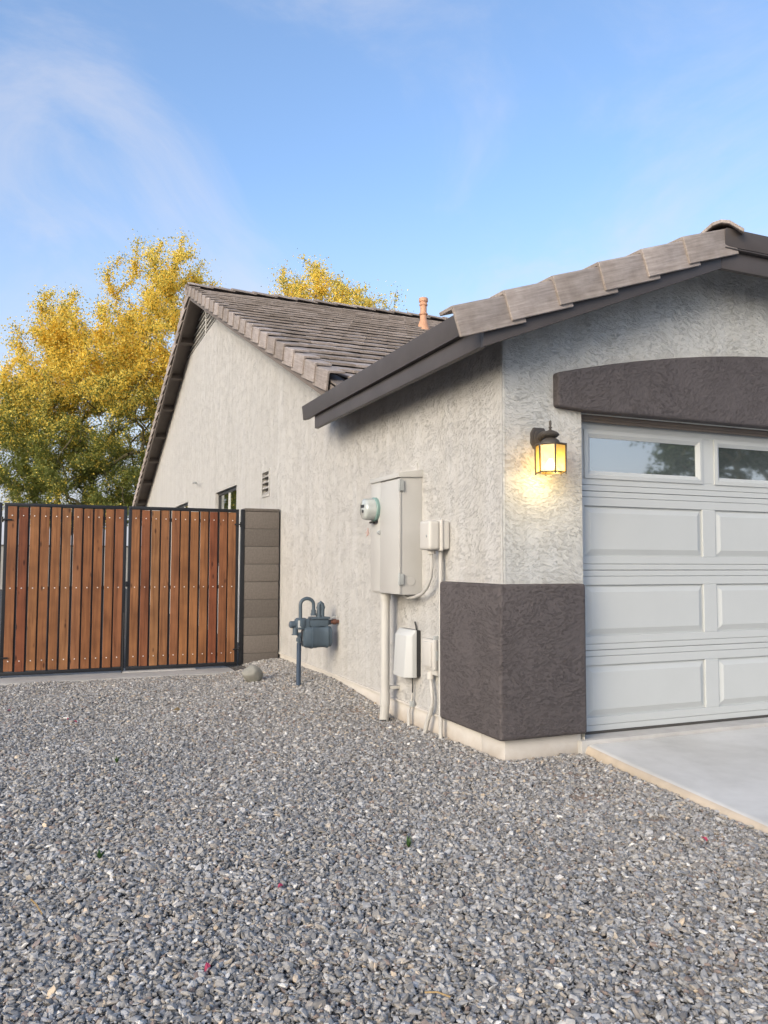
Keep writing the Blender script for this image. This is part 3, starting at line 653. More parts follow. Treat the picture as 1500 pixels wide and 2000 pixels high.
for r in range(26):
    y0 = YB1-r*EXP*cosL
    if y0 < YR+.25: break
    for k in range(46):
        m = frame(Vector((-.13+(.159 if r % 2 else 0)+k*.318, y0, zmain(y0)))-nL*.045, uL, nL, tilt=.084); field.add([m@Vector(v) for v in tv], tf)
    m = frame(Vector((XO-.045, y0, zmain(y0)+.012)), uL, nL, tilt=.072); ob('rake_tile', ME_RL, mroof, mat=m)
fo = field.build('tile_field', M['tile'], mroof); fo['kind'] = 'stuff'
for r in range(rows+1):
    s = slope_len-.02-(rows-r)*EXP; y0 = YF0+s*cosR
    if y0 < YF0-.05: continue
    m = frame(Vector((XO-.045, y0, zmain(y0)+.012)), ux, nrm, tilt=.072+rnd.uniform(-.006, .006)); ob('rake_tile', ME_RR, mroof, mat=m)
for k in range(36):
    m = frame((XO-.05+k*.405, YR, ZR+.045+rnd.uniform(-.006, .006)), (1,0,0), (0,0,1), tilt=.045); ob('ridge_tile', ME_C, mroof, mat=m)
# garage roof tiles
cG = 1/math.sqrt(1+GS*GS); uG = Vector((cG, 0, GS*cG)); nG = Vector((-GS*cG, 0, cG)); EG = .371
gfield = MB()
for r in range(9):
    x0 = XO-.03+r*EG*cG
    for k in range(17):
        y = -.13+(.159 if r % 2 else 0)+k*.318
        if y > yi-.2 or (r > 4 and y < -.30+(x0-XC)+.35): continue
        if y > 2.0 and zmain(y)-.1 < zgar(x0) and r > 0: continue
        if y > 3.1: continue
        m = frame(Vector((x0, y, zgar(x0)))-nG*.045, uG, nG, tilt=.062+rnd.uniform(-.006, .006), roll=rnd.uniform(-.01, .01))@Matrix.Translation((rnd.uniform(-.012, .012), 0, rnd.uniform(0, .006)))
        if r == 0: ob('roof_tile', ME_T, groof, mat=m)
        else: gfield.add([m@Vector(v) for v in tv], tf)
uG2 = Vector((-cG, 0, GS*cG)); nG2 = Vector((GS*cG, 0, cG))
for r in range(9):
    x0 = 2*GX-XO+.03-r*EG*cG
    for k in range(16):
        y = -.13+k*.318
        if y > yi-.2 or (r > 4 and y < -.30+(2*GX-x0-XC)+.35): continue
        m = frame(Vector((x0, y, zgar(2*GX-x0)))-nG2*.045, uG2, nG2, tilt=.062); gfield.add([m@Vector(v) for v in tv], tf)
uH = Vector((0, cG, GS*cG)); nH = Vector((0, -GS*cG, cG))
for r in range(4):
    y0 = -.33+r*EG*cG; half = GX-XC-(y0+.30)
    k = int((2*half-.62)/.318)
    if k < 0: continue
    for i in range(k+1):
        m = frame(Vector((GX+(i-k/2)*.318, y0, ZC+(y0+.30)*GS))-nH*.045, uH, nH, tilt=.062)
        if r == 0: ob('roof_tile', ME_T, groof, mat=m)
        else: gfield.add([m@Vector(v) for v in tv], tf)
fo = gfield.build('tile_field', M['tile'], groof); fo['kind'] = 'stuff'
for i in range(6):
    x0 = XC-.02-(6-i)*EG*cG*.985+.045
    m = frame(Vector((x0-.06, -.345, zgar(x0-.06)+.014)), uG, nG, tilt=.058+rnd.uniform(-.006, .006)); ob('rake_tile', ME_RL, groof, mat=m)
for i in range(6):
    x0 = 2*GX-XC+.02+(6-i)*EG*cG*.985-.045
    m = frame(Vector((x0+.06, -.345, zgar(2*GX-x0-.06)+.014)), uG2, nG2, tilt=.058); ob('rake_tile', ME_RR, groof, mat=m)
hip = Vector((1, 1, GS)).normalized()
for s in (1, -1):
    for i in range(6):
        d = Vector((s*hip.x, hip.y, hip.z)); o = Vector((XC if s == 1 else 2*GX-XC, -.30, ZC+.052))+d*(-.05+i*.36)
        ob('ridge_tile', ME_H, groof, mat=frame(o, d, (0,0,1), tilt=.05))
o = Vector((XC, -.30, ZC+.012)); ob('ridge_tile', ME_H, groof, mat=frame(o+Vector((.05,.05,.0)), (hip.x, hip.y, hip.z), (0,0,1), tilt=.03))
for i in range(11):
    ob('ridge_tile', ME_C, groof, mat=frame((GX, -.30+GX-XC-.05+i*.36, zgar(GX)+.045), (0,1,0), (0,0,1), tilt=.05))
# flue
fx, fy, fz = 3.435, 8.325, 5.30
q = MB(); q.lathe((fx,fy,fz-.1), (0,0,1), [(0.1216,.0),(0.0950,.10),(0.0646,.20),(0.0593,.21),(0.0593,.46)], 20); q.lathe((fx,fy,fz), (0,0,1), [(0.0760,.20),(0.0798,.22),(0.0646,.235)], 20)
q.lathe((fx,fy,fz), (0,0,1), [(0.0593,.36),(0.0722,.365),(0.0760,.385),(0.0646,.40),(0.0646,.43),(0.0798,.435),(0.0821,.475),(0.0760,.50),(0.0304,.505)], 20)
q.build('roof_flue', M['flue'], house, smooth=True, angle=40)

# ------------------------------------------------------------------ service panel
ep = thing('electrical_panel', 'tall grey electrical service panel on the side wall with round glass meter', 'electric panel', (0, 1.5, .88))
PXF, a, b, z0, z1 = -.19, 1.155, 1.728, .884, 1.806
q = MB().box(PXF+.012, .004, a+.008, b-.008, z0, z1-.012); rel(ep, q).build('cabinet', M['boxdark'], ep, bevel=.004)
q = MB().box(PXF-.003, PXF+.0115, a, 1.525, z0+.004, z1-.055); rel(ep, q).build('door', M['box'], ep, bevel=.003)
q = MB().box(PXF, PXF+.0115, 1.528, b, z0+.01, z1-.04); rel(ep, q).build('meter_cover', M['box'], ep, bevel=.003)
q = MB(); q.prism([(PXF-.012,a-.006,z1-.045),(PXF-.012,a-.006,z1-.012),(.004,a-.006,z1+.022),(.004,a-.006,z1-.035)], (0,b-a+.012,0)); rel(ep, q).build('rain_hood', M['box'], ep, bevel=.003)
for z in (1.70, 1.0):
    q = MB().box(PXF-.006, PXF+.03, a-.012, a+.003, z-.04, z+.04); q.tube([(PXF-.004,a-.006,z-.045),(PXF-.004,a-.006,z+.045)], .008, 8); rel(ep, q).build('hinge', M['galv'], ep, bevel=.002)
q = MB(); q.lathe((-.095,a+.006,.985), (0,-1,0), [(.034,0),(.034,.003),(.026,.003),(.026,.0045),(.012,.0045),(.012,.006)], 24); rel(ep, q).build('knockout', M['boxdark'], ep, smooth=True)
q = MB().box(PXF-.014, PXF, 1.528, 1.552, 1.345, 1.375); q.lathe((PXF-.004,1.54,1.36), (-1,0,0), [(.012,0),(.012,.018),(.006,.02)], 10); rel(ep, q).build('latch', M['galv'], ep, bevel=.002)
mz, my = 1.545, 1.628
q = MB(); q.lathe((PXF,my,mz), (-1,0,0), [(.098,-.01),(.098,.022),(.092,.028)], 32); rel(ep, q).build('meter_ring', M['meterring'], ep, smooth=True)
q = MB(); q.lathe((PXF,my,mz), (-1,0,0), [(.088,.02),(.086,.085),(.080,.105),(.066,.112),(.0,.114)], 32)
gl_, t_, b_ = pmat('meter glass', (.40,.46,.45), .08); b_.inputs['Coat Weight'].default_value = .6
tint(t_, b_, (.40,.425,.41), .15, 14); mo_ = rel(ep, q).build('meter_glass', gl_, ep, smooth=True, angle=50)
q = MB().box(PXF-.1155, PXF-.113, my-.035, my+.035, mz+.012, mz+.036); q.box(PXF-.1155, PXF-.113, my-.02, my+.012, mz-.028, mz-.006); rel(ep, q).build('dial', M['black_plastic'], mo_)
q = MB().box(PXF-.02, PXF+.0, my-.05, my+.06, mz-.108, mz-.092); q.tube([(PXF-.03,my-.03,mz-.10),(PXF-.05,my+.0,mz-.105),(PXF-.03,my+.04,mz-.10)], .008, 6); rel(ep, q).build('meter_clip', M['black_plastic'], ep)
q = MB(); q.tube([(-.12,1.592,.895),(-.12,1.592,.02)], .036, 20); q.tube([(-.12,1.592,.02),(-.12,1.594,-.01),(-.125,1.61,-.18),(-.125,1.63,-.24)], .037, 20); q.tube([(-.12,1.592,.83),(-.12,1.592,.884)], .043, 20)
q.tube([(-.12,1.592,.0),(-.12,1.592,.10)], .0395, 20); rel(ep, q).build('conduit', M['pvc'], ep, smooth=True, angle=50)
q = MB().box(-.085, .0, 1.57, 1.615, .125, .150); rel(ep, q).build('pipe_strap', M['pvc'], ep, bevel=.003)
q = MB()
for i in range(4): q.tube([(-.18,1.60+.006*i,-.115-.012*i),(-.13,1.565,-.112-.012*i),(-.07,1.61,-.112-.012*i)], .006, 6)
rel(ep, q).build('wire_wrap', M['wire'], ep, smooth=True)

# ------------------------------------------------------------------ junction box, its long conduit and looped cable
jb = thing('junction_box', 'beige rounded junction box with looping cable beside the service panel', 'junction box', (0, .8, 1.2))
q = MB().box(-.062, .0, .700, .872, 1.215, 1.418); rel(jb, q).build('back_box', M['cream_plastic'], jb, bevel=.022, segs=4)
q = MB().box(-.082, -.060, .690, .882, 1.205, 1.428); rel(jb, q).build('flange', M['cream_plastic'], jb, bevel=.010, segs=3)
q = MB().box(-.165, -.08, .703, .870, 1.212, 1.420); rel(jb, q).build('cover', M['cream_plastic'], jb, bevel=.026, segs=4)
q = MB(); q.lathe((-.165,.745,1.31), (-1,0,0), [(.009,0),(.009,.004),(.004,.006)], 10); rel(jb, q).build('screw', M['galv'], jb)
q = MB(); q.tube([(-.045,.768,1.215),(-.045,.768,.4),(-.045,.766,-.16)], .0145, 14); rel(jb, q).build('conduit', M['pvc'], jb, smooth=True, angle=50)
q = MB()
for i in range(2):
    d = .011*i; q.tube([(-.10,.80+d,1.215),(-.10,.80+d,1.17),(-.095,.805+d,1.10),(-.09,.83+d,1.02),(-.085,.90+d,.945),(-.08,1.0+d,.895),(-.08,1.12,.868),(-.09,1.22,.855),(-.10,1.27,.872),(-.10,1.28,.895)], .0115, 10)
rel(jb, q).build('cable', M['pvc'], jb, smooth=True)
q = MB(); q.tube([(-.10,.803,1.222),(-.10,.803,1.185)], .030, 12); rel(jb, q).build('gland', M['cream_plastic'], jb, smooth=True, angle=50)

# ------------------------------------------------------------------ telephone box
tb = thing('telecom_box', 'pale grey domed telecom box low on the wall beside the thick conduit', 'utility box', (0, 1.3, .28))
q = MB().box(-.034, .0, 1.183, 1.475, .268, .615); rel(tb, q).build('backplate', M['black_plastic'], tb, bevel=.008)
c_ = MB(); ya, yb = 1.178, 1.480
prof_ = lambda z, top: [(-.036, ya, z), (-.075, ya, z), (-.122 if not top else -.105, ya+.045, z), (-.130 if not top else -.112, (ya+yb)/2, z), (-.122 if not top else -.105, yb-.055, z), (-.075, yb, z), (-.036, yb, z)]
l0, l1, l2 = prof_(.264, False), prof_(.575, True), [(x*.62 if x < -.06 else x, y, .618) for x, y, _ in prof_(0, True)]
c_.add(l0+l1+l2, [(i, i+1, 7+i+1, 7+i) for i in range(6)]+[(7+i, 7+i+1, 14+i+1, 14+i) for i in range(6)]+[tuple(reversed(range(7))), tuple(range(14, 21)), (0,7,14,20,13,6)])
rel(tb, c_).build('cover', M['white_plastic'], tb, bevel=.007, segs=2, angle=50)
q = MB(); q.tube([(-.015,1.225,.61),(-.018,1.235,.645),(-.02,1.25,.675)], .006, 6); q.tube([(-.03,1.27,.265),(-.03,1.265,.20),(-.028,1.275,.12),(-.03,1.29,.07)], .005, 6); rel(tb, q).build('wire', M['wire'], tb, smooth=True)
q = MB(); q.tube([(-.03,1.268,.14),(-.03,1.30,.04),(-.032,1.325,.0)], .008, 8); q.tube([(-.035,1.325,.015),(-.035,1.322,-.22)], .013, 12); rel(tb, q).build('conduit', M['pvc'], tb, smooth=True, angle=50)
q = MB().box(-.045, -.015, 1.262, 1.292, .035, .075); rel(tb, q).build('clip', M['galv'], tb, bevel=.004)

# ------------------------------------------------------------------ small cable box
sb = thing('cable_box', 'small cream cable box with bent conduit below it next to the dark corner', 'utility box', (0, .9, .34))
q = MB().box(-.05, .0, .826, 1.005, .325, .572); rel(sb, q).build('back_box', M['cream_plastic'], sb, bevel=.006)
q = MB().box(-.072, -.048, .815, 1.012, .365, .578); rel(sb, q).build('lid', M['cream_plastic'], sb, bevel=.006)
q = MB().box(-.088, -.070, .845, .985, .385, .560); rel(sb, q).build('raised_face', M['cream_plastic'], sb, bevel=.01)
q = MB().box(-.05, -.012, .855, .875, .572, .60); rel(sb, q).build('lug', M['galv'], sb, bevel=.003)
q = MB().box(-.06, -.03, .812, .826, .43, .50); rel(sb, q).build('latch', M['galv'], sb, bevel=.003)
q = MB(); q.tube([(-.045,.94,.33),(-.045,.93,.29),(-.045,.905,.20),(-.045,.90,.13),(-.045,.925,.07)], .0125, 12); q.tube([(-.045,.91,.10),(-.046,.93,.05),(-.05,.96,.0),(-.055,1.0,-.10),(-.055,1.03,-.20)], .017, 12)
rel(sb, q).build('conduit', M['pvc'], sb, smooth=True, angle=50)
q = MB(); q.tube([(-.045,.93,.345),(-.045,.93,.29)], .026, 12); rel(sb, q).build('gland', M['cream_plastic'], sb, smooth=True, angle=50)

# ------------------------------------------------------------------ gas meter (plane y = 3.05, standing out from the wall)
gm = thing('gas_meter', 'blue grey gas meter with bent pipes on the side wall', 'gas meter', (-.387, 3.05, -.02))
Yg = 3.05
q = MB(); q.tube([(-.39,Yg,-.14),(-.388,Yg,.36)], .022, 12); rel(gm, q).build('riser', M['gasdark'], gm, smooth=True, angle=50)
q = MB(); q.tube([(-.388,Yg,.36),(-.386,Yg,.46)], .017, 10); q.lathe((-.388,Yg,.375), (0,0,1), [(.028,0),(.028,.035)], 6); q.box(-.405,-.37,Yg-.022,Yg+.022,.425,.452); rel(gm, q).build('shutoff_valve', M['gas'], gm, smooth=True, angle=40)
q = MB(); q.lathe((-.372,Yg,.545), (0,0,1), [(.055,-.045),(.062,-.02),(.062,.035),(.045,.05)], 16); q.box(-.41,-.30,Yg-.05,Yg-.02,.49,.59); q.lathe((-.40,Yg,.535), (-1,0,0), [(.034,0),(.034,.075),(.022,.085)], 14)
q.tube([(-.425,Yg,.52),(-.425,Yg,.44)], .026, 12); q.lathe((-.425,Yg,.445), (0,0,1), [(.036,-.008),(.036,0)], 12); rel(gm, q).build('regulator', M['gas'], gm, smooth=True, angle=40)
q = MB().box(-.415, -.375, Yg-.056, Yg-.050, .51, .575); rel(gm, q).build('tag', M['white_plastic'], gm)
lp = [(-.377,Yg,.58),(-.378,Yg,.72)]+[(-.313-.065*math.cos(a_), Yg, .72+.058*math.sin(a_)) for a_ in [i*math.pi/8 for i in range(1, 8)]]+[(-.248,Yg,.72),(-.247,Yg,.63)]
q = MB(); q.tube(lp, .017, 12); q.lathe((-.247,Yg,.615), (0,0,1), [(.030,0),(.030,.022),(.025,.024),(.025,.055)], 8); rel(gm, q).build('inlet_loop', M['gas'], gm, smooth=True, angle=40)
# body: two deep drawn pans on a middle frame, axis along x
q = MB()
def pan(x_, dx, prof):
    rings = []; n_ = 24
    for off_, sc2 in prof:
        ring = []
        for k2 in range(n_):
            a_ = 2*math.pi*k2/n_; cx, cy = math.cos(a_), math.sin(a_); e_ = .55
            ring.append((x_+dx*off_, Yg+.085*sc2*math.copysign(abs(cx)**e_, cx), .415+.105*sc2*math.copysign(abs(cy)**e_, cy)))
        rings.append(ring)
    vs = [v for r_ in rings for v in r_]; m_ = len(rings)
    q.add(vs, [(i*n_+k2, i*n_+(k2+1) % n_, (i+1)*n_+(k2+1) % n_, (i+1)*n_+k2) for i in range(m_-1) for k2 in range(n_)]+[tuple(range((m_-1)*n_, m_*n_)), tuple(reversed(range(n_)))])
pan(-.27, -1, [(0,1.06),(.012,1.06),(.012,.97),(.055,.95),(.078,.86),(.086,.6),(.088,.2)])
pan(-.27, 1, [(0,1.0),(.04,1.0),(.05,.96),(.13,.96),(.14,1.03),(.152,1.03),(.152,.95),(.185,.92),(.195,.75)])
rel(gm, q).build('meter_body', M['gas'], gm, smooth=True, angle=38)
q = MB().box(-.295, -.115, Yg-.055, Yg+.05, .515, .575); q.box(-.285,-.10,Yg-.065,Yg+.06,.583,.603); q.box(-.28,-.12,Yg-.05,Yg+.05,.575,.583); rel(gm, q).build('index_head', M['gas'], gm, bevel=.008)
q = MB().box(-.3575, -.353, Yg-.03, Yg+.012, .385, .42); rel(gm, q).build('stencil', M['white_plastic'], gm)
q = MB(); q.tube([(-.194,Yg,.60),(-.194,Yg,.70),(-.190,Yg,.722),(-.176,Yg,.735),(-.162,Yg,.722),(-.158,Yg,.70),(-.158,Yg,.56)], .020, 12)
for x_, z_ in ((-.194,.68), (-.158,.68), (-.194,.60)): q.lathe((x_,Yg,z_), (0,0,1), [(.027,0),(.027,.02)], 10)
q.lathe((-.20,Yg,.548), (1,0,0), [(.020,0),(.034,.002),(.034,.10),(.026,.105),(.022,.13)], 14); rel(gm, q).build('outlet_pipe', M['gas'], gm, smooth=True, angle=40)
q = MB(); q.lathe((-.08,Yg-.02,.553), (1,0,.0), [(.018,0),(.018,.02),(.026,.02),(.026,.05),(.019,.05),(.019,.10)], 10); rel(gm, q).build('wall_pipe', M['rust'], gm, smooth=True, angle=40)
q = MB(); q.tube([(-.075,Yg-.02,.575),(-.06,Yg-.04,.60),(-.035,Yg-.04,.605)], .007, 6); rel(gm, q).build('valve_handle', M['galv'], gm, smooth=True)

# ------------------------------------------------------------------ wall lantern
wl = thing('wall_lantern', 'lit bronze carriage lantern on the stucco pier beside the garage door', 'wall lantern', (.26, 0, 1.9))
LX, LY = .255, -.15
q = MB(); bp = [(.225,1.85),(.30,1.85),(.325,1.885),(.325,1.95),(.30,1.985),(.225,1.985),(.205,1.95),(.205,1.885)]
q.prism([(x, -.018, z) for x, z in bp], (0,.022,0)); q.prism([(.262+(x-.262)*.7, -.030, 1.917+(z-1.917)*.7) for x, z in bp], (0,.013,0)); rel(wl, q).build('backplate', M['lantern'], wl, bevel=.004)
q = MB(); q.tube([(.262,-.02,1.92),(.26,-.06,1.935),(LX,-.11,1.93),(LX,LY,1.915)], [.024,.021,.020,.022], 12); rel(wl, q).build('arm', M['lantern'], wl, smooth=True)
q = MB(); q.lathe((LX,LY,0), (0,0,1), [(.0,2.012),(.006,2.006),(.0085,1.99),(.006,1.972),(.011,1.968),(.011,1.963),(.006,1.958),(.009,1.950),(.020,1.946),(.044,1.934),(.056,1.922),(.054,1.914),(.040,1.904),(.026,1.898)], 24)
rel(wl, q).build('finial_cap', M['lantern'], wl, smooth=True, angle=50)
q = MB(); q.lathe((LX,LY,0), (0,0,1), [(.022,1.902),(.036,1.896),(.052,1.884),(.061,1.866),(.062,1.861),(.094,1.861),(.094,1.855)], 24); rel(wl, q).build('dome', M['lantern'], wl, smooth=True, angle=40)
NS = 6; hexr = lambda r_, z_: [(LX+r_*math.cos(2*math.pi*(k2+.22)/NS), LY+r_*math.sin(2*math.pi*(k2+.22)/NS), z_) for k2 in range(NS)]
zt, zb = 1.856, 1.684; rt, rb = .097, .093
top_, bot_ = hexr(rt, zt), hexr(rb, zb)
for k2 in range(NS):
    q = MB(); q.tube([Vector(top_[k2])+Vector((0,0,.006)), Vector(bot_[k2])-Vector((0,0,.012))], .0055, 6); rel(wl, q).build('cage_bar', M['lantern'], wl, smooth=True)
for zz_, rr in ((zt-.002, rt), (zb, rb)):
    q = MB(); hx = hexr(rr, zz_); q.tube(hx+[hx[0]], .0045, 6, caps=False); rel(wl, q).build('cage_ring', M['lantern'], wl)
def lantern_glass():
    m = bpy.data.materials.new('seeded amber glass'); m.use_nodes = True; t = m.node_tree; t.nodes.remove(t.nodes['Principled BSDF'])
    n = N(t, 'ShaderNodeTexNoise', i_Scale=30, i_Detail=4); L(t, coords(t), 0, n, 'Vector'); r = ramp(t, [(.3, (.97,.80,.42)), (.7, (1,.9,.6))]); L(t, n, 'Fac', r, 0)
    tr = N(t, 'ShaderNodeBsdfTransparent'); tl = N(t, 'ShaderNodeBsdfTranslucent'); g = N(t, 'ShaderNodeBsdfGlossy', i_Roughness=.15)
    L(t, r, 0, tr, 'Color'); L(t, r, 0, tl, 'Color'); x1 = N(t, 'ShaderNodeMixShader', i_0=.38); L(t, tr, 0, x1, 1); L(t, tl, 0, x1, 2)
    x2 = N(t, 'ShaderNodeMixShader', i_0=.06); L(t, x1, 0, x2, 1); L(t, g, 0, x2, 2); L(t, x2, 0, t.nodes['Material Output'], 'Surface'); return m
M['lglass'] = lantern_glass()
for k2 in range(NS):
    a_, b_ = Vector(top_[k2]), Vector(top_[(k2+1) % NS]); c2, d2 = Vector(bot_[k2]), Vector(bot_[(k2+1) % NS]); o_ = ((a_+b_)/2-Vector((LX,LY,zt))).normalized()*.003
    q = MB(); q.add([a_-o_, b_-o_, d2-o_, c2-o_, a_-o_*2, b_-o_*2, d2-o_*2, c2-o_*2], [(0,1,2,3),(7,6,5,4),(0,4,5,1),(1,5,6,2),(2,6,7,3),(3,7,4,0)]); rel(wl, q).build('pane', M['lglass'], wl)
bm_ = bpy.data.materials.new('lit bulb'); bm_.use_nodes = True; t = bm_.node_tree; t.nodes.remove(t.nodes['Principled BSDF']); e_ = N(t, 'ShaderNodeEmission', i_Strength=8.0); e_.inputs['Color'].default_value = (1,.74,.34,1); L(t, e_, 0, t.nodes['Material Output'], 'Surface')
q = MB(); q.lathe((LX,LY,0), (0,0,1), [(.004,1.695),(.018,1.703),(.027,1.72),(.027,1.735),(.020,1.755),(.012,1.772)], 16); rel(wl, q).build('bulb', bm_, wl, smooth=True, angle=80)
q = MB(); q.lathe((LX,LY,0), (0,0,1), [(.013,1.772),(.015,1.776),(.015,1.84),(.02,1.86)], 12); rel(wl, q).build('socket', M['lantern'], wl, smooth=True)
pl = bpy.data.lights.new('lantern_bulb_light', 'POINT'); pl.energy = 1.1; pl.color = (1,.72,.30); pl.shadow_soft_size = .03
po = bpy.data.objects.new('lantern_bulb_light', pl); col.objects.link(po); po.parent = wl; po.location = Vector((LX, LY-.0, 1.665))-wl.location

# ------------------------------------------------------------------ gates, posts, block pier
def slat_mesh(w_, z0, z1):
    mb = MB().box(-w_/2, w_/2, -.010, .010, z0, z1); return mb.mesh('slat', M['wood'], bevel=.003, segs=1)
rg = random.Random(11)
def gate(x0, x1, label, hinge):
    g = thing('gate', label, 'gate', (x0, 5.15, -.1), 'pair of wooden gate leaves')
    zb, zt_ = -.088, 1.746; t_ = .038; yb = 5.15
    f = MB().box(x0, x1, yb-.02, yb+.02, zt_-t_, zt_); f.box(x0, x1, yb-.02, yb+.02, zb, zb+t_); f.box(x0, x0+t_, yb-.02, yb+.02, zb+t_, zt_-t_); f.box(x1-t_, x1, yb-.02, yb+.02, zb+t_, zt_-t_)
    rel(g, f).build('frame', M['steel'], g, bevel=.003)
    n_ = 11; p = (x1-x0-.044)/n_; sm = slat_mesh(p*.81, -.046, 1.706); 
    for k in range(n_):
        xc = x0+.022+(k+.5)*p
        s = ob('slat', sm, g, loc=Vector((xc+rg.uniform(-.003, .003), yb-.012+rg.uniform(-.002, .002), rg.uniform(-.004, .003)))-g.location); s.rotation_euler = (0, rg.uniform(-.0016, .0016), 0)
        if k:
            q = MB().box(x0+.022+k*p-.0100, x0+.022+k*p+.0096, yb+.001, yb+.016, zb+t_, zt_-t_); rel(g, q).build('picket', M['steel'], g)
    sc_ = MB()
    for k in range(n_):
        for z in (1.61, .834, .062): sc_.lathe((x0+.022+(k+.5)*p, yb-.0235, z), (0,-1,0), [(.0065,0),(.0065,.002),(.003,.004)], 8)
    so_ = rel(g, sc_).build('screws', M['screw'], g, smooth=True); so_['kind'] = 'stuff'
    for z in (1.565, .10):
        q = MB().box(hinge-.055 if hinge > x0+.5 else hinge-.02, hinge+.02 if hinge > x0+.5 else hinge+.075, yb-.036, yb-.024, z-.008, z+.008)
        q.tube([(hinge+(.02 if hinge > x0+.5 else -.02), yb-.02, z-.03), (hinge+(.02 if hinge > x0+.5 else -.02), yb-.02, z+.03)], .011, 8); rel(g, q).build('hinge', M['steel'], g)
    for zr in (1.60, .83, .05):
        q = MB().box(x0+t_, x1-t_, yb+.0165, yb+.028, zr-.02, zr+.02); rel(g, q).build('cross_rail', M['steel'], g)
    return g
gR = gate(-1.765, -.514, 'redwood slat gate leaf beside the concrete block pier', -.514)
gL = gate(-3.035, -1.785, 'redwood slat gate leaf farther from the house', -3.035)
q = MB().tube([(-1.80,5.118,.55),(-1.80,5.118,-.135)], .008, 8); rel(gL, q).build('drop_rod', M['steel'], gL, smooth=True)
q = MB().box(-1.79, -1.76, 5.12, 5.129, .84, .90); rel(gL, q).build('latch', M['steel'], gL, bevel=.003)
for x0, lb in ((-.489, 'square black steel gate post against the block pier'), (-3.102, 'square black steel gate post at the far gate leaf')):
    q = MB().box(x0, x0+.044, 5.125, 5.175, -.2, 1.746); tag(q.build('gate_post', M['steel'], bevel=.003), lb, 'post', 'gate posts')
def pier(x0, x1, label):
    g = thing('block_pier', label, 'pier', ((x0+x1)/2, 5.13, -.1))
    q = MB().box(x0+.008, x1-.008, 5.138, 5.322, -.3, 1.72); rel(g, q).build('mortar_core', M['mortar'], g)
    me = MB().box(-(x1-x0)/2, (x1-x0)/2, 0, .2, 0, .2035).mesh('block', M['block'], bevel=.005, segs=2)
    for i in range(9):
        z = 1.727-(i+1)*.2105+.0035
        ob('block', me, g, loc=Vector(((x0+x1)/2+rg.uniform(-.002, .002), 5.13+rg.uniform(-.0015, .0015), z))-g.location)
    q = MB().box(x0-.002, x1+.002, 5.128, 5.332, 1.7275, 1.762); rel(g, q).build('cap', M['block'], g, bevel=.006)
pier(-.444, -.022, 'brown concrete block pier between the gate and the house wall')
pier(-3.60, -3.11, 'brown concrete block pier past the far gate leaf')
bw = thing('block_wall', 'brown concrete block boundary wall running on past the far pier', 'wall', (-6.4, 5.13, -.1))
q = MB().box(-9.2, -3.61, 5.145, 5.315, -.35, 1.72); rel(bw, q).build('mortar_core', M['mortar'], bw)
bme = MB().box(0, .3985, 0, .2, 0, .2035).mesh('block', M['block'], bevel=.005, segs=1)
for i in range(9):
    for k in range(14):
        xb_ = -3.62-(k+1)*.4055-(.2 if i % 2 else 0)
        ob('block', bme, bw, loc=Vector((xb_, 5.13+rg.uniform(-.0015, .0015), 1.727-(i+1)*.2105+.0035))-bw.location)
q = MB().box(-9.3, -3.605, 5.128, 5.332, 1.7275, 1.762); rel(bw, q).build('cap', M['block'], bw, bevel=.006)
# block wall at the back of the yard, seen only through the slits of the gate
yw = thing('yard_wall', 'pale block wall at the back of the yard behind the gate', 'wall', (-6, 34, 0))
q = MB().box(-30, 18, 34, 34.2, -.3, 1.75); rel(yw, q).build('wall_body', M['curb'], yw)
q = MB().box(-30, 18, 33.98, 34.22, 1.75, 1.82); rel(yw, q).build('wall_cap', M['block'], yw)

# ------------------------------------------------------------------ boulder and litter
def boulder():
    bm = bmesh.new(); bmesh.ops.create_icosphere(bm, subdivisions=4, radius=1); rng = np.random.default_rng(8)
    pl = rng.normal(size=(14, 3)); pl /= np.linalg.norm(pl, axis=1)[:, None]
    for v in bm.verts:
        p = np.array(v.co)
        for qn in pl:
            e = p@qn-.80
            if e > 0: p = p-qn*e*.6
        v.co = Vector((p[0]*.118*(1+.10*math.sin(3*p[1]+1)), p[1]*.105, p[2]*.088*(1+.14*math.sin(2.5*p[0]+.6))+.045))
    me = bpy.data.meshes.new('boulder'); bm.to_mesh(me); bm.free(); me.materials.append(M['rock']); me.polygons.foreach_set('use_smooth', [True]*len(me.polygons))
    o = ob('boulder', me, loc=(-.70, 3.62, float(hground(-.70, 3.62))+.045)); o.rotation_euler = (.1, .15, .6)
    tag(o, 'rounded grey green boulder lying on the gravel in front of the gate', 'boulder')
boulder()
def flake(name, x, y, s, mat, label, cat, group=None, long=1.0):
    mb = MB(); vs = []
    for k in range(8):
        a_ = 2*math.pi*k/8; vs.append((s*long*math.cos(a_), s*.55*math.sin(a_), .006*math.sin(2*a_)+.004*math.cos(a_)))
    mb.add(vs+[(0,0,-.004)], [(k, (k+1) % 8, 8) for k in range(8)]); o = mb.build(name, mat); 
    o.location = (x, y, float(hground(x, y))+.030); o.rotation_euler = (rg.uniform(-.3, .3), rg.uniform(-.3, .3), rg.uniform(0, 6)); tag(o, label, cat, group)
for fx_, fy_, lb in ((0.08,-1.542,'red bougainvillea petal near the driveway edge'), (-2.424,2.392,'pink petal on the gravel in front of the far gate leaf, nearer the house'), (-2.372,2.287,'pink petal on the gravel in front of the far gate leaf, lower of two'),
                   (-2.856,2.974,'pink petal on the gravel by the far gate post'), (-1.774,-1.329,'dull red petal in the middle of the gravel'), (-2.13,-1.798,'dark red petal in the near gravel')):
    flake('petal', fx_, fy_, .016, M['petal'], lb, 'petal', 'fallen petals')
flake('dry_leaf', -1.595, 2.425, .045, M['dryleaf'], 'curled tan dry leaf on the gravel before the gate', 'leaf', long=1.4)
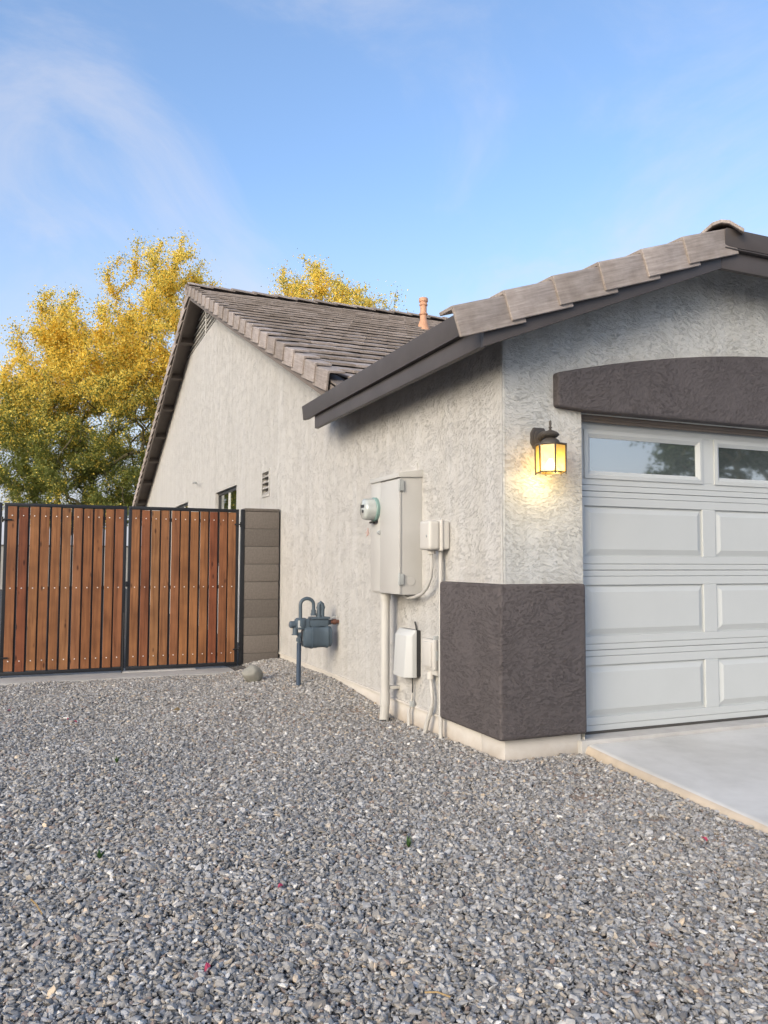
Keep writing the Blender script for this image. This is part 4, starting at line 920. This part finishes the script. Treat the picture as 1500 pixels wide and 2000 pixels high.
for wi, (wx, wy, lb) in enumerate(((-2.375,-0.736,'small green weed sprouting in the gravel on the gate side'), (-1.139,-1.092,'small green weed sprouting in the middle of the gravel'), (-2.191,0.799,'tiny weed in the gravel below the gate'))):
    mb = MB(); rw_ = random.Random(wi)
    for k in range(9):
        a_ = rw_.uniform(0, 6.28); l_ = rw_.uniform(.03, .055); d = Vector((math.cos(a_)*.5, math.sin(a_)*.5, 1)).normalized()*l_; s_ = Vector((-math.sin(a_), math.cos(a_), 0))*.006
        mb.add([s_*.4, d*.5+s_, d, d*.5-s_, -s_*.4], [(0,1,2,3,4)])
    o = mb.build('weed', M['weed']); o.location = (wx, wy, float(hground(wx, wy))+.012); tag(o, lb, 'weed', 'small weeds in the gravel')
for (xa, ya, xb, yb_, lb) in ((-2.631,-1.049,-2.593,-1.194,'thin pale twig lying in the near gravel'), (-1.585,-2.181,-1.53,-2.233,'thin pale straw stalk in the near gravel')):
    a_, b_ = Vector((xa, ya, 0)), Vector((xb, yb_, 0)); q = MB(); m_ = (a_+b_)/2
    q.tube([(a_.x,a_.y,float(hground(a_.x,a_.y))+.028), (m_.x,m_.y,float(hground(m_.x,m_.y))+.034), (b_.x,b_.y,float(hground(b_.x,b_.y))+.026)], .0028, 5); tag(q.build('twig', M['dryleaf'], smooth=True), lb, 'twig')

# ------------------------------------------------------------------ trees
def tree(name, label, base, blobs, ntar, leaf_n, seed, bark, leafmat, flower=None, flow_z=(5, 8), trunk_h=2.0, lsize=.05, r0=.2, fl_max=.8):
    rng = np.random.default_rng(seed); base = np.array(base, float)
    T = []
    vol = np.array([b[1][0]*b[1][1]*b[1][2] for b in blobs]); pr = vol/vol.sum()
    while len(T) < ntar:
        b = blobs[rng.choice(len(blobs), p=pr)]; u = rng.normal(size=3); u /= np.linalg.norm(u); r = rng.uniform(.08, 1)**.5*rng.uniform(.80, 1.08)
        p = np.array(b[0])+u*r*np.array(b[1])
        if p[2] > base[2]+trunk_h*.8: T.append(p)
    T = np.array(T)
    nodes = [base+np.array([0,0,z]) for z in np.linspace(0, trunk_h, 5)]; par = [-1, 0, 1, 2, 3]
    order = np.argsort(np.linalg.norm(T-nodes[-1], axis=1)); tips = []
    for ti in order:
        p = T[ti]; A = np.array(nodes[3:]); d = np.linalg.norm(A-p, axis=1)+.35*np.clip(A[:, 2]-p[2]+.3, 0, None)*2
        k = int(np.argmin(d))+3; L_ = np.linalg.norm(p-nodes[k]); n_ = max(2, int(L_/.45)); a = nodes[k]; prev = k
        mid = (a+p)/2+np.array([0,0,.10*L_])+rng.normal(size=3)*.07*L_
        for i in range(1, n_+1):
            s = i/n_; q = (1-s)**2*a+2*s*(1-s)*mid+s*s*p; nodes.append(q); par.append(prev); prev = len(nodes)-1
        tips.append(prev)
    nodes = np.array(nodes); nn = len(nodes); w_ = np.zeros(nn)
    for t_ in tips: w_[t_] += 1
    for i in range(nn-1, 0, -1): w_[par[i]] += w_[i]
    rad = r0*(w_/max(w_[0], 1))**.52; rad = np.maximum(rad, .005)
    root = thing(name, label, 'tree', tuple(base)); big, thin = MB(), MB()
    for i in range(1, nn):
        a, b = nodes[par[i]]-base, nodes[i]-base
        (big if rad[i] > .03 else thin).tube([a, b], [rad[par[i]] if rad[par[i]] < rad[i]*2.2 else rad[i]*1.3, rad[i]], 7 if rad[i] > .03 else 3, caps=False)
    big.build('trunk', bark, root, smooth=True); 
    tw = ob('twigs', thin.mesh('twigs', bark), root); tw['kind'] = 'stuff'
    # leaves sit in loose sprays along the thin wood
    idx = np.array([i for i in range(5, nn) if rad[i] < .022]); per = rng.choice(idx, leaf_n)
    s = rng.uniform(size=leaf_n)[:, None]; P = nodes[per]*s+nodes[np.array(par)[per]]*(1-s)
    sp = np.clip(rng.gamma(2, .08, leaf_n), 0, .26)[:, None]; off_ = np.clip(rng.normal(size=(leaf_n, 3)), -1.6, 1.6); off_[:, 2] = off_[:, 2]*.8+.1; P = P+off_*sp
    clump = np.sin(P[:, 0]*2.3+1)*np.sin(P[:, 1]*2.7)*np.sin(P[:, 2]*2.9+2)
    if flower:
        pf = np.clip((P[:, 2]-flow_z[0])/(flow_z[1]-flow_z[0]), .10, 1)*fl_max+.22*clump; isf = rng.uniform(size=leaf_n) < pf  # more bloom higher up; also colours in the sunlit top and shaded base
    else: isf = np.zeros(leaf_n, bool)
    for nm, sel, mt, sz, asp in (('crown', ~isf, leafmat, lsize, .42), ('blossom', isf, flower, lsize*.85, .75)):
        Q = P[sel]-base; n_ = len(Q)
        if n_ == 0: continue
        a = rng.normal(size=(n_, 3)); a /= np.linalg.norm(a, axis=1)[:, None]; b = rng.normal(size=(n_, 3)); b -= a*np.sum(a*b, 1)[:, None]; b /= np.linalg.norm(b, axis=1)[:, None]
        sz_ = (sz*rng.uniform(.6, 1.4, n_))[:, None]; V = np.stack([Q+a*sz_, Q+b*sz_*asp, Q-a*sz_, Q-b*sz_*asp], 1).reshape(-1, 3)
        me = bpy.data.meshes.new(nm); me.vertices.add(4*n_); me.vertices.foreach_set('co', V.astype(np.float32).ravel()); me.loops.add(4*n_); me.loops.foreach_set('vertex_index', np.arange(4*n_, dtype=np.int32))
        me.polygons.add(n_); me.polygons.foreach_set('loop_start', np.arange(0, 4*n_, 4, dtype=np.int32)); me.update(calc_edges=True); me.validate(); me.materials.append(mt); o = ob(nm, me, root); o['kind'] = 'stuff'
    return root
tree('palo_verde_tree', 'large palo verde tree in yellow bloom behind the gate and house', (-1.3, 25.2, -.1), [((-1.0,25.0,6.0),(4.3,3.6,3.6)), ((1.0,24.4,9.6),(2.4,2.3,3.1)), ((-3.4,25.4,5.6),(2.7,2.4,2.3)), ((2.2,24.2,7.0),(2.2,2.0,2.4)), ((-1.5,25.0,8.2),(2.6,2.2,2.5)), ((-1.4,24.6,3.5),(4.0,3.0,1.7))],
     1500, 360000, 4, M['bark'], M['leaf'], M['flower'], (4.2, 7.4), 1.9, .040, .18)
tree('palo_verde_tree', 'yellow blooming tree top showing above the tiled roof ridge', (6.9, 22.6, -.1), [((6.6,22.3,8.6),(3.5,2.6,2.9)), ((5.7,22.6,9.9),(1.6,1.6,2.2)), ((9.0,22.2,7.9),(2.0,1.8,2.1))],
     700, 90000, 9, M['bark'], M['leaf'], M['flower'], (3.6, 6.8), 2.4, .040, .17)
tree('street_tree', 'leafy green street tree across from the garage, mirrored in the door windows', (18.6, -15.2, -.3), [((18.6,-15.0,5.6),(3.9,3.6,3.0)), ((16.6,-14.6,5.2),(2.2,2.2,1.6))],
     260, 42000, 14, M['bark'], M['leaf_dark'], None, (0, 1), 1.9, .085, .20)
